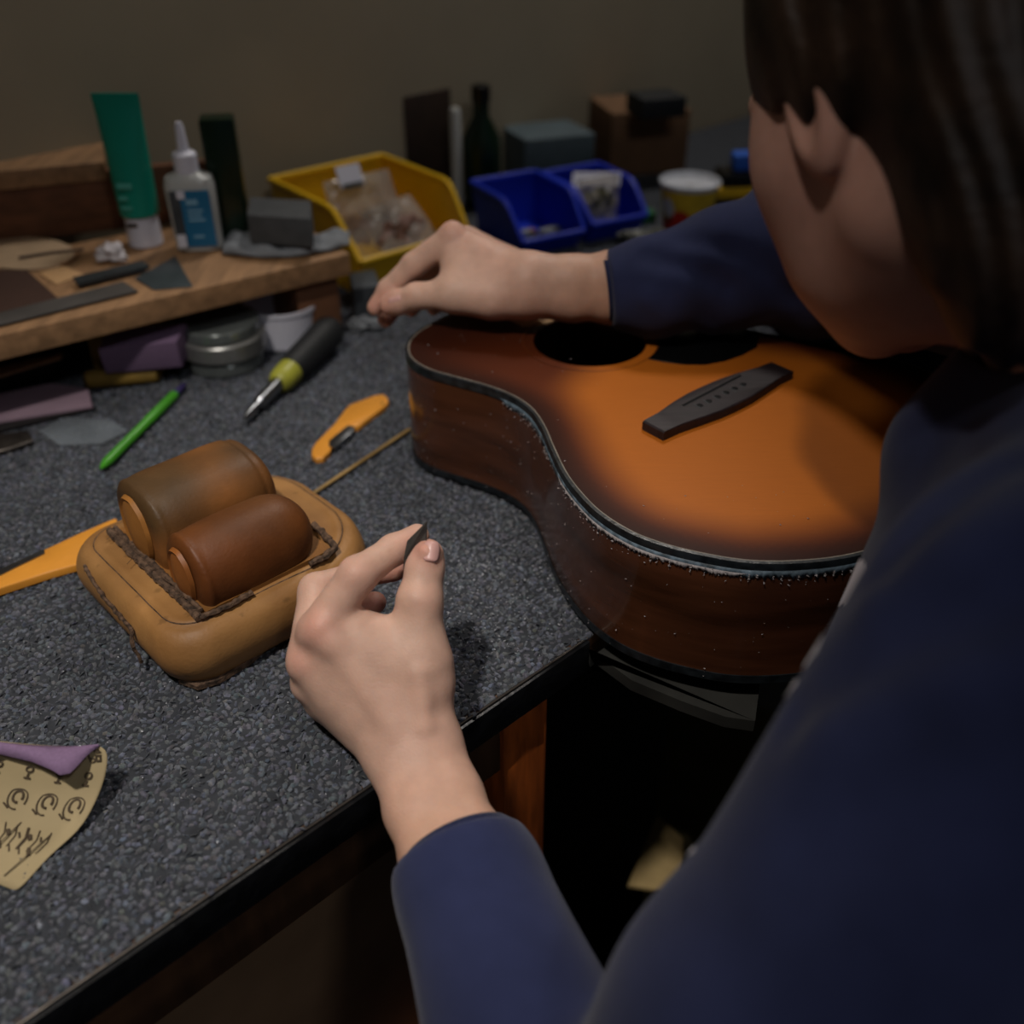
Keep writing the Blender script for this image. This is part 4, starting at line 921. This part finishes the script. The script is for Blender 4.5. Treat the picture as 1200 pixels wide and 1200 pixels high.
o = thing('dark_bottle', 'dark green bottle between the yellow bin and the slate box', 'bottle', (-.045, 1.52, 0))
MB().lathe((-.045, 1.52, .001), [(.026, 0), (.028, .003), (.028, .10), (.012, .13), (.012, .15)], seg=28).build('bottle_body', M['dgreen'], o); MB().lathe((-.045, 1.52, .1515), [(.014, 0), (.014, .02), (.01, .022)], seg=20).build('cap', M['black'], o)
o = MB().lathe((-.082, 1.50, .001), [(.008, 0), (.008, .14), (.006, .145)], seg=14).build('white_rod', M['cream']); tag(o, 'upright white rod beside the yellow bin', 'rod')
o = MB().frame_box((-.155, 1.50, .001), (.065, .06, 0), (-.03, .04, 0), (0, 0, .16), .004).build('brown_box', mat('dark_brown_board', '33241a', .7)); tag(o, 'dark brown box standing behind the yellow bin', 'box')
crumple(P(757, 280, .012), .030, .018, .012, 7, 'plastic_wad', mat('grey_wad', '6d6f68', .5, noise_amt=.4, nscale=90), 'crumpled grey plastic wrapping in front of the printed cup', 'wrapping', amp=.8)
o = MB().frame_box(P(746, 264, .001), (.03, .01, 0), (-.01, .03, 0), (0, 0, .015), .003).build('green_sponge', mat('green_sponge', '2c6b3c', .9)); tag(o, 'small green sponge beside the printed cup', 'sponge')
o = MB().frame_box((.20, 1.60, .105), (.07, .02, 0), (-.02, .06, 0), (0, 0, .03), .003).build('black_pouch', M['rubber']); tag(o, 'black pouch lying on the cardboard box', 'pouch')
# under the bench
o = MB().prism([Vector(p) for p in [(.16, .72, -.9), (.34, .66, -.9), (.42, .90, -.9), (.22, .98, -.9)]], .0005, .42, .002).build('storage_box', mat('olive_box', '5a5232', .85, noise_amt=.1)); tag(o, 'dull olive box standing on the floor under the bench end', 'box')
o = MB().prism([P(735, 1040, -.46), P(770, 958, -.46), P(800, 985, -.46), P(800, 1050, -.46)], -.0, .004).build('cardboard_scrap', mat('tan_card', 'b09868', .85)); tag(o, 'tan cardboard scrap on the olive box', 'cardboard')

# ------------------------------------------------------------------ person
person = thing('person', 'person in a navy sweatshirt leaning over the guitar, blade in the left hand', 'person', (.34, .40, -.45))
def pv(*a): return [(W(x, y, t), r) for x, y, t, r in a]
# left hand (near the camera): palm down, thumb and index pinching the blade
LH = {
 'index': pv((374, 738, .602, .0128), (419, 674, .598, .0112), (462, 644, .620, .0092), (489, 628, .629, .0078)),
 'middle': pv((360, 774, .610, .0125), (371, 692, .632, .0108), (425, 672, .655, .0090), (462, 668, .662, .0078)),
 'ring': pv((364, 800, .625, .0118), (374, 735, .662, .0102), (414, 714, .685, .0088), (440, 706, .680, .0076)),
 'little': pv((378, 822, .636, .0108), (384, 772, .675, .0090), (412, 752, .690, .0078), (432, 742, .685, .0068)),
 'thumb': pv((484, 838, .618, .0165), (492, 772, .610, .0158), (492, 704, .608, .0136), (498, 666, .612, .0114), (501, 650, .614, .0100)),
}
LW = W(488, 888, .604)
LPALM = [((489, 882, .606, .0165), (374, 742, .606, .0128)), ((480, 884, .604, .0165), (362, 778, .614, .0122)), ((474, 886, .606, .0150), (366, 802, .628, .0115)),
         ((470, 884, .610, .0140), (380, 822, .640, .0108)), ((502, 880, .608, .0140), (497, 775, .612, .0150)), ((492, 860, .606, .0170), (415, 762, .604, .0130)),
         ((496, 800, .610, .0150), (440, 768, .606, .0110)), ((486, 752, .608, .0085), (408, 728, .606, .0085)), ((480, 775, .608, .0120), (400, 742, .604, .0115))]
LARM = [W(488, 888, .604), W(508, 940, .585), W(533, 1000, .563)]
LELB = Vector((.043, .150, -.010)); 
def f_lhand(p):
    palm = None
    for (a, b) in LPALM:
        e = d_cone(p, A3(W(*a[:3])), A3(W(*b[:3])), a[3], b[3]); palm = e if palm is None else smin(palm, e, .012)
    # forearm: two bones side by side
    ax = A3((LARM[2] - LARM[0]).normalized()); s = np.cross(ax, [0.15, -.55, .8]); s = (s / np.linalg.norm(s)).astype(np.float32)
    for sg in (1, -1):
        o1, o2 = s * sg * .0105, s * sg * .0115
        e = smin(d_cone(p, A3(LARM[0]) + o1, A3(LARM[1]) + o2, .0155, .0160), smin(d_cone(p, A3(LARM[1]) + o2, A3(LARM[2]) + o2, .0160, .0175), d_cone(p, A3(LARM[2]) + o2, A3(LELB), .0175, .034), .01), .01)
        palm = smin(palm, e, .016)
    fin = None
    for nme, c in LH.items():
        e = smin(palm, chain(p, c, .005), .006 if nme != 'thumb' else .012); fin = e if fin is None else smin(fin, e, .0018)
    # knuckle bumps, tendon of the index finger, creases
    fin = smin(fin, d_cone(p, A3(W(376, 738, .592)), A3(W(388, 752, .592)), .0055, .0040), .012)
    for (x0, y0, x1, y1) in ((392, 752, 462, 858), (492, 790, 498, 850)):
        fin = smin(fin, d_cone(p, A3(W(x0, y0, .5925)), A3(W(x1, y1, .5895)), .0028, .0022), .009)
    fin = smin(fin, d_cone(p, A3(W(500, 646, .604)), A3(W(504, 652, .604)), .0050, .0050), .004)
    fin = smax(fin, -(np.sqrt(((p - A3(W(436, 712, .586))) ** 2).sum(-1)) - .0040), .008)
    return fin + .00022 * wave(p, 420, 3)
RH = {
 'index': pv((531, 279, .893, .0130), (486, 310, .905, .0112), (455, 339, .915, .0092), (440, 360, .920, .0078)),
 'middle': pv((545, 282, .925, .0130), (500, 318, .945, .0108), (468, 352, .948, .0092), (452, 374, .942, .0080)),
 'ring': pv((562, 292, .950, .0125), (522, 322, .975, .0100), (494, 348, .972, .0088), (482, 362, .960, .0078)),
 'little': pv((578, 305, .965, .0110), (545, 335, .990, .0090), (522, 352, .985, .0078), (508, 362, .975, .0068)),
 'thumb': pv((575, 350, .880, .0165), (530, 345, .885, .0142), (488, 347, .895, .0115), (468, 354, .903, .0110), (457, 357, .906, .0096)),
}
RPALM = [((618, 330, .880, .0180), (534, 283, .900, .0135)), ((622, 326, .890, .0165), (549, 284, .928, .0130)), ((624, 332, .900, .0155), (566, 294, .950, .0120)), ((622, 340, .900, .0150), (580, 306, .965, .0110)),
         ((612, 346, .880, .0170), (536, 344, .887, .0150)), ((600, 334, .882, .0180), (556, 305, .895, .0160)), ((585, 345, .885, .0180), (545, 325, .890, .0150)), ((540, 335, .888, .0110), (530, 300, .892, .0100))]
RARM = [W(622, 334, .876), W(670, 338, .878), W(720, 337, .878)]
RELB = Vector((.290, .845, .184))
def f_rhand(p):
    palm = None
    for (a, b) in RPALM:
        e = d_cone(p, A3(W(*a[:3])), A3(W(*b[:3])), a[3], b[3]); palm = e if palm is None else smin(palm, e, .014)
    for sg in (1, -1):
        o1 = np.array([0, .002, .0085], np.float32) * sg
        e = smin(d_cone(p, A3(RARM[0]) + o1, A3(RARM[1]) + o1, .0175, .0180), smin(d_cone(p, A3(RARM[1]) + o1, A3(RARM[2]) + o1, .0180, .021), d_cone(p, A3(RARM[2]) + o1, A3(RELB), .021, .034), .01), .01)
        palm = smin(palm, e, .016)
    fin = None
    for nme, c in RH.items():
        e = smin(palm, chain(p, c, .005), .006 if nme != 'thumb' else .012); fin = e if fin is None else smin(fin, e, .0018)
    fin = smin(fin, d_cone(p, A3(W(529, 270, .890)), A3(W(534, 274, .890)), .0060, .0050), .010)
    return fin + .00022 * wave(p, 420, 3)
# head and neck
HC = Vector((.202, .508, .386)); hz = Vector((-.35, .937, 0)).normalized(); zz = Vector((0, 0, 1))
Hf = (hz * .8 - zz * .6).normalized(); Hu = (hz * .6 + zz * .8).normalized(); Hl = Hu.cross(Hf).normalized()
HM = frameM(Hf, Hl, Hu)
NECK = Vector((.320, .415, .275))
def f_head(p):
    q = (p - A3(HC)) @ HM.T; I = np.eye(3, dtype=np.float32)
    c = lambda x, y, z: np.array([x, y, z], np.float32)
    ay = np.stack([q[..., 0], np.abs(q[..., 1]), q[..., 2]], -1)
    d = d_ell(q, c(-.012, 0, .030), c(.094, .074, .088), I)
    d = smin(d, d_ell(q, c(.028, 0, -.022), c(.060, .063, .078), I), .04)
    d = smin(d, d_cone(ay, c(-.014, .054, -.066), c(.062, .012, -.100), .018, .016), .035)
    d = smin(d, d_ell(q, c(.012, 0, -.085), c(.050, .050, .030), I), .03)
    d = smin(d, d_cone(q, c(.070, -.006, -.098), c(.070, .006, -.098), .014, .014), .02)
    d = smin(d, d_cone(ay, c(.044, .042, -.022), c(.058, .028, -.060), .020, .020), .045)     # cheeks
    d = smax(d, -d_ell(ay, c(.088, .032, .012), c(.018, .020, .013), I), .012)                 # eye sockets
    d = smin(d, d_cone(q, c(.084, 0, .010), c(.106, 0, -.030), .007, .010), .012)              # nose
    d = smin(d, d_cone(ay, c(.094, .010, -.036), c(.090, .012, -.036), .007, .007), .008)
    d = smin(d, d_cone(ay, c(.093, .0, -.060), c(.084, .020, -.062), .0060, .004), .006)       # lips
    d = smin(d, d_cone(ay, c(.091, .0, -.071), c(.083, .017, -.069), .0065, .004), .006)
    d = smin(d, d_cone(ay, c(.082, .012, .028), c(.074, .045, .026), .008, .006), .012)        # brow
    ear = d_ell(ay, c(-.008, .076, -.010), c(.018, .008, .032), I); ear = smax(ear, -d_ell(ay, c(-.006, .083, -.008), c(.011, .006, .021), I), .004)
    d = smin(d, ear, .006)
    n = d_cone(p, A3(HC - Hf * .035 - Hu * .055), A3(NECK), .056, .062)
    return smin(d, n, .035)
SHL = Vector((.205, .275, .235)); SHR = Vector((.425, .555, .260)); PEL = Vector((.47, .22, -.30)); CH = Vector((.335, .385, .130))
def f_torso(p):
    d = d_cone(p, A3(NECK), A3(CH), .075, .120)
    d = smin(d, d_cone(p, A3(SHL), A3(SHR), .050, .050), .08)
    d = smin(d, d_cone(p, A3(CH), A3(PEL), .120, .130), .06)
    d = smin(d, d_cone(p, A3(SHL), A3(LELB), .048, .038), .03)
    d = smin(d, d_cone(p, A3(SHR), A3(RELB), .048, .038), .03)
    for s in (-1, 1):
        hip = PEL + Vector((.727, .686, 0)) * .085 * s; knee = hip + Vector((-.686, .727, 0)) * .36 + Vector((0, 0, -.02)); foot = knee + Vector((-.0, .0, -.50))
        d = smin(d, d_cone(p, A3(hip), A3(knee), .080, .056), .04); d = smin(d, d_cone(p, A3(knee), A3(foot), .056, .04), .02)
    return d
bb_l = (A3((-.22, .16, -.03)), A3((.09, .60, .20))); bb_r = (A3((-.16, .74, .06)), A3((.36, 1.05, .26))); bb_h = (A3((.03, .33, .19)), A3((.40, .68, .54)))
def inb(p, b, m_): return ((p > b[0] - m_) & (p < b[1] + m_)).all(-1)
def f_body(p):
    d = f_torso(p)
    for b, f in ((bb_l, f_lhand), (bb_r, f_rhand), (bb_h, f_head)):
        k = inb(p, b, .01)
        if k.any():
            e = f(p[k]); d[k] = smin(d[k], e, .012)
    return d
def near(p, q, r): return np.exp(-((p - A3(q)) ** 2).sum(-1) / (r * r))[:, None]
def c_body(p):
    c = np.ones((len(p), 3), np.float32)
    n = wave(p, 60, 12)[:, None]; c = c * (1 + .05 * n * np.array([0, 1, 1]))
    red = np.array([1.0, .80, .80])
    for q, r, a in ([(W(372, 735, .59), .012, .9), (W(350, 774, .6), .010, .7), (W(505, 645, .60), .012, .8), (W(489, 628, .61), .012, .8), (W(420, 674, .59), .012, .4), (W(462, 668, .655), .03, .8), (W(498, 704, .6), .011, .35), (W(440, 712, .68), .03, .9)]
                    + [(W(457, 357, .9), .014, .7), (W(440, 360, .91), .014, .6), (W(529, 270, .88), .014, .4), (W(455, 370, .94), .03, .8)]):
        k = near(p, q, r) * a; c = c * (1 - k) + c * red * k
    # slightly browner, haired forearms
    for A_, B_ in ((W(490, 900, .6), LELB), (W(640, 335, .88), RELB)):
        ab = A3(B_) - A3(A_); t = np.clip(((p - A3(A_)) @ ab) / (ab @ ab) * 6, 0, 1); dd = d_cone(p, A3(A_), A3(B_), 0, 0); k = (t * (dd < .05))[:, None]
        c = c * (1 - .12 * k * np.array([0, .5, 1]))
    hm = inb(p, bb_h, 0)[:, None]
    c = np.where(hm, c * np.array([.80, .70, .72]), c)  # shade on head and neck put into the colour, skin itself no darker
    return c
M['skin'] = M['skin']
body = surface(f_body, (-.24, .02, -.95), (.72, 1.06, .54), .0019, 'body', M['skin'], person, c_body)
# nails
def nail(c, along, normal, L_, w_, parent):
    along = Vector(along).normalized(); nrm = Vector(normal); nrm = (nrm - along * nrm.dot(along)).normalized(); side = along.cross(nrm); V = []; F = []; n = 8
    for j in range(n + 1):
        for i in range(n + 1):
            s, t = i / n * 2 - 1, j / n * 2 - 1; x = s * math.sqrt(1 - .72 * abs(t) ** 3); V.append(Vector(c) + along * t * L_ / 2 + side * x * w_ / 2 - nrm * (w_ * .32 * x * x + .0009 * max(0, t) ** 2))
    for j in range(n):
        for i in range(n): a = j * (n + 1) + i; F.append((a, a + 1, a + n + 2, a + n + 1))
    o = mesh('nail', V, F, M['nail'], parent); s = o.modifiers.new('t', 'SOLIDIFY'); s.thickness = .0006; return o
def on_body(f, p, n_):
    "walk from p along n_ until the skin surface"
    p = Vector(p); n_ = Vector(n_).normalized(); t = 0
    for _ in range(40):
        d = float(f(A3(p + n_ * t)[None])[0]); t -= d * .8
        if abs(d) < 1e-5: break
    return p + n_ * t
ca = lambda q: (cam.location - Vector(q)).normalized()
q = W(503, 648, .614); nq = ca(q) + Vector((.12, 0, .12)); nail(on_body(f_lhand, q, nq) + nq.normalized() * .0004, W(503, 640, .614) - W(496, 690, .607), nq, .0125, .0115, person)
q = W(462, 355, .905); nq = ca(q) + Vector((0, 0, .25)); nail(on_body(f_rhand, q, nq) + nq.normalized() * .0004, W(455, 357, .906) - W(488, 347, .895), nq, .0130, .0110, person)
# eyes
for s in (1, -1):
    e = HC + Hf * .076 + Hl * .031 * s + Hu * .011
    MB().lathe(e - Hf * .0115, [(.0115 * math.sin(a), .0115 * (1 - math.cos(a))) for a in np.linspace(.05, 3.09, 14)], axis=Hf, seg=20).build('eye', M['cupw'], person)
# hair: cap with locks running down to the nape
def f_hair(p):
    q = (p - A3(HC)) @ HM.T; I = np.eye(3, dtype=np.float32); c = lambda x, y, z: np.array([x, y, z], np.float32)
    d = d_ell(q, c(-.022, 0, .034), c(.102, .088, .100), I)
    d = smin(d, d_ell(q, c(-.068, 0, -.060), c(.056, .080, .110), I), .04)
    face = d_ell(q, c(.100, 0, -.035), c(.085, .080, .098), I); d = smax(d, -face, .012)
    low = q @ np.array([-.55, 0, -.83], np.float32) - .150; d = smax(d, low, .012)
    cheek = d_ell(np.stack([q[..., 0], np.abs(q[..., 1]), q[..., 2]], -1), c(.050, .085, -.070), c(.072, .05, .078), I); d = smax(d, -cheek, .01)
    lk = np.sin((q[..., 1] * 130 + q[..., 0] * 60 + 2.5 * wave(q, 45, 5))) * .0022 + .0012 * np.sin(q[..., 1] * 390 + q[..., 0] * 250 + 3 * wave(q, 70, 6)) + .003 * wave(q, 50, 7)
    return d + lk
surface(f_hair, (0, .30, .20), (.42, .70, .56), .0022, 'hair', M['hair'], person)
# blade held between thumb and index finger
bl = MB().prism([W(501, 610, .609), W(500, 640, .609), W(492, 676, .6125), W(472, 694, .6125), W(473, 655, .609), W(477, 634, .609)], 0, .0007, up=(W(490, 650, .62) - W(490, 650, .61)).normalized()).build('scraper_blade', M['darksteel'], None, False)
tag(bl, 'small pointed dark steel blade pinched between thumb and index finger', 'blade')

# trousers
def f_trousers(p):
    d = None
    for s in (-1, 1):
        hip = PEL + Vector((.727, .686, 0)) * .085 * s; knee = hip + Vector((-.686, .727, 0)) * .36 + Vector((0, 0, -.02)); foot = knee + Vector((0, 0, -.50))
        for e in (d_cone(p, A3(hip), A3(knee), .095, .070), d_cone(p, A3(knee), A3(foot), .070, .058)): d = e if d is None else smin(d, e, .03)
    d = smin(d, d_cone(p, A3(PEL), A3(PEL + Vector((0, 0, .10))), .140, .125), .05)
    return d + .003 * wave(p, 40, 31)
surface(f_trousers, (-.05, .0, -.90), (.72, .68, -.12), .008, 'trousers', M['jeans'], person)
# sweatshirt
def fold(p, a, b, r, k=.02): return d_cone(p, A3(a), A3(b), r, r * .6)
cuffL = W(538, 997, .560); cuffLn = (LARM[2] - LARM[0]).normalized()
cuffR = W(712, 338, .876); cuffRn = (RELB - RARM[0]).normalized()
FOLDS = []
def hit(px, py):
    "first point of the smooth shirt seen in direction (px, py)"
    t = .2
    for _ in range(60): t += float(f_shirt(A3(W(px, py, t))[None])[0]) * .6
    return A3(W(px, py, t))
def f_shirt(p):
    # torso hanging loose
    d = d_cone(p, A3(NECK + Vector((.01, .0, -.03))), A3(CH), .088, .135)
    d = smin(d, d_cone(p, A3(SHL + Vector((.01, .01, -.005))), A3(SHR), .066, .066), .06)
    d = smin(d, d_cone(p, A3(CH), A3(PEL + Vector((0, 0, .06))), .140, .150), .06)
    d = smin(d, d_cone(p, A3((.280, .400, .190)), A3((.232, .345, .06)), .060, .087), .05)     # front of the shirt hanging down
    d = smin(d, d_cone(p, A3((.245, .345, .06)), A3((.260, .30, -.22)), .085, .10), .05)
    d = smin(d, d_cone(p, A3(W(1125, 530, .52)), A3(W(1210, 470, .50)), .034, .040), .03)
    # left sleeve
    l = smin(d_cone(p, A3(SHL), A3(SHL.lerp(LELB, .6)), .072, .069), d_cone(p, A3(SHL.lerp(LELB, .6)), A3(LELB), .069, .055), .02)
    l = smin(l, d_cone(p, A3(LELB), A3(cuffL + cuffLn * .02), .056, .040), .03)
    l = smin(l, d_cone(p, A3(cuffL + cuffLn * .02), A3(cuffL - cuffLn * .01), .036, .034), .012)
    l = smax(l, -((p - A3(cuffL)) @ A3(cuffLn)), .004)
    cutl = (((p - A3(cuffL)) @ A3(cuffLn)) < .12) & (p[..., 0] < .13)
    # right sleeve
    r = smin(d_cone(p, A3(SHR), A3(RELB), .076, .072), d_cone(p, A3(RELB), A3(W(770, 334, .868)), .070, .042), .03)
    r = smin(r, smin(d_cone(p, A3(RELB + Vector((-.02, .02, -.01))), A3((.300, .915, .110)), .066, .056), d_cone(p, A3((.310, .915, .115)), A3((.425, .860, .100)), .050, .050), .02), .04)   # elbow of the loose sleeve sagging behind the guitar
    r = smin(r, d_cone(p, A3((.425, .860, .100)), A3(SHR), .050, .070), .04)
    r = smin(r, d_cone(p, A3(W(775, 334, .872)), A3(cuffR - cuffRn * .02), .045, .030), .014)
    r = smax(r, -((p - A3(cuffR)) @ A3(cuffRn)), .004)
    d = smin(d, l, .022); d = smin(d, r, .03)
    # folds
    for a, b, w_ in (((.30, .30, .30), (.12, .20, .10), .016), ((.33, .25, .24), (.14, .14, .08), .012), ((.30, .36, .27), (.20, .31, .12), .014)):
        g = d_cone(p, A3(a), A3(b), w_, w_); d = smin(d, g + .004, .02)
    for L_, w_, am in FOLDS:
        dl = None
        for a, b in zip(L_[:-1], L_[1:]):
            e = d_cone(p, a, b, 0, 0); dl = e if dl is None else np.minimum(dl, e)
        d = d + am * np.exp(-(dl / w_) ** 2)
    arms = np.exp(-((p[..., 1] - .88) / .13) ** 2)
    ax = (p - A3(RELB)) @ A3((RARM[2] - RELB).normalized())
    d = d + arms * .0042 * np.sin(ax * 95 + p[..., 2] * 60 + 2.2 * wave(p, 14, 14)) * np.clip((p[..., 0] - .10) / .05, 0, 1)
    d = d + .0040 * wave(p, 22, 15) + .0016 * wave(p, 55, 16)
    # neck opening
    n = d_cone(p, A3(HC - Hf * .03 - Hu * .04), A3(HC.lerp(NECK, .80)), .066, .066); d = smax(d, -n, .008)
    return d
FF = [([hit(*q) for q in L_], w_, am) for L_, w_, am in (
    ([(1210, 690), (1080, 745), (985, 800), (935, 832)], .014, .007), ([(1210, 615), (1090, 660), (1030, 700)], .014, -.005), ([(1200, 800), (1060, 810), (970, 850)], .022, -.005),
    ([(1180, 540), (1100, 590), (1040, 660)], .014, .006), ([(1200, 880), (1080, 900), (1000, 940)], .02, .004), ([(760, 300), (850, 330), (920, 400)], .010, .005), ([(800, 280), (880, 300), (930, 350)], .010, .004), ([(760, 350), (830, 385), (900, 400)], .010, -.004), ([(960, 1010), (1060, 960), (1190, 950)], .018, .004))]
FOLDS += FF
surface(f_shirt, (-.10, .0, -.42), (.66, 1.02, .42), .0030, 'sweatshirt', M['navy'], person)
shirt = [c for c in person.children if c.name.startswith('sweatshirt')][0]
def proj(co):
    zc = co[:, 1] * math.cos(PITCH) + (CAMH - co[:, 2]) * math.sin(PITCH)
    return np.stack([600 + FPX * co[:, 0] / zc, 600 + FPX * (-co[:, 1] * math.sin(PITCH) + (CAMH - co[:, 2]) * math.cos(PITCH)) / zc, zc], -1)
def shirt_print(polys):
    "letters printed on the front of the sweatshirt: patches lifted from the shirt's own surface"
    me = shirt.data; n = len(me.vertices); co = np.empty(n * 3, np.float32); me.vertices.foreach_get('co', co); co = co.reshape(-1, 3)
    no = np.empty(n * 3, np.float32); me.vertices.foreach_get('normal', no); no = no.reshape(-1, 3)
    k = len(me.polygons); lv = np.empty(k * 4, np.int32); me.loops.foreach_get('vertex_index', lv); lv = lv.reshape(-1, 4); q = proj(co)
    for poly in polys:
        poly = np.array(poly, float); ins = np.zeros(n, bool); x, y = q[:, 0], q[:, 1]
        for (xa, ya), (xb, yb_) in zip(poly, np.roll(poly, -1, 0)):
            ins ^= ((ya > y) != (yb_ > y)) & (x < (xb - xa) * (y - ya) / (yb_ - ya + 1e-9) + xa)
        ins &= (q[:, 2] < .60) & (q[:, 2] > .30)
        f = lv[ins[lv].all(1)]
        if not len(f): print('no print', poly[0]); continue
        par = {}                                                    # keep the largest connected patch only
        def root(i):
            while par.setdefault(i, i) != i: i = par[i]
            return i
        for fc in f.tolist():
            r0 = root(fc[0])
            for j in fc[1:]: par[root(j)] = r0
        rt = np.array([root(fc[0]) for fc in f.tolist()]); vals, cnt = np.unique(rt, return_counts=True); f = f[rt == vals[cnt.argmax()]]
        u, inv = np.unique(f, return_inverse=True)
        o = mesh('chest_print', [Vector(c) for c in (co[u] + no[u] * .0007)], inv.reshape(-1, 4).tolist(), M['print'], shirt); o['label'] = 'white printed letter fragment'
shirt_print([[(965, 645), (1018, 655), (1020, 684), (990, 712), (950, 716)], [(915, 732), (968, 740), (962, 762), (944, 786), (900, 786)], [(895, 788), (936, 786), (938, 802), (918, 824), (870, 826)], [(790, 925), (838, 930), (832, 955), (812, 1006), (770, 1006)]])
# ribbed cuffs and collar
def cuff(c, n_, r0, r1, L_, sx, name, par, hint):
    n_ = Vector(n_).normalized(); a = n_.cross(Vector(hint)).normalized(); b = n_.cross(a); V = []; F = []; S = 96
    prof = [(r0 * .82, .002), (r0 * .97, -.0005), (r0, .002), (r0 * 1.02, .012), (r0 * 1.04, L_ * .6), (r1, L_)]
    for rr, h in prof:
        for k in range(S):
            an = 2 * math.pi * k / S; rb = rr + (.0007 * math.cos(an * 48) if h > .001 else 0); V.append(Vector(c) + n_ * h + a * rb * sx * math.cos(an) + b * rb * math.sin(an))
    for j in range(len(prof) - 1):
        for k in range(S): l = (k + 1) % S; F.append((j * S + k, j * S + l, (j + 1) * S + l, (j + 1) * S + k))
    return mesh(name, V, F, M['navyrib'], par)
cuff(cuffL - cuffLn * .002, cuffLn, .0345, .038, .045, 1.0, 'cuff', shirt, (0, 0, 1))
cuff(cuffR - cuffRn * .002, cuffRn, .0300, .036, .050, 1.0, 'cuff', shirt, (0, 0, 1))
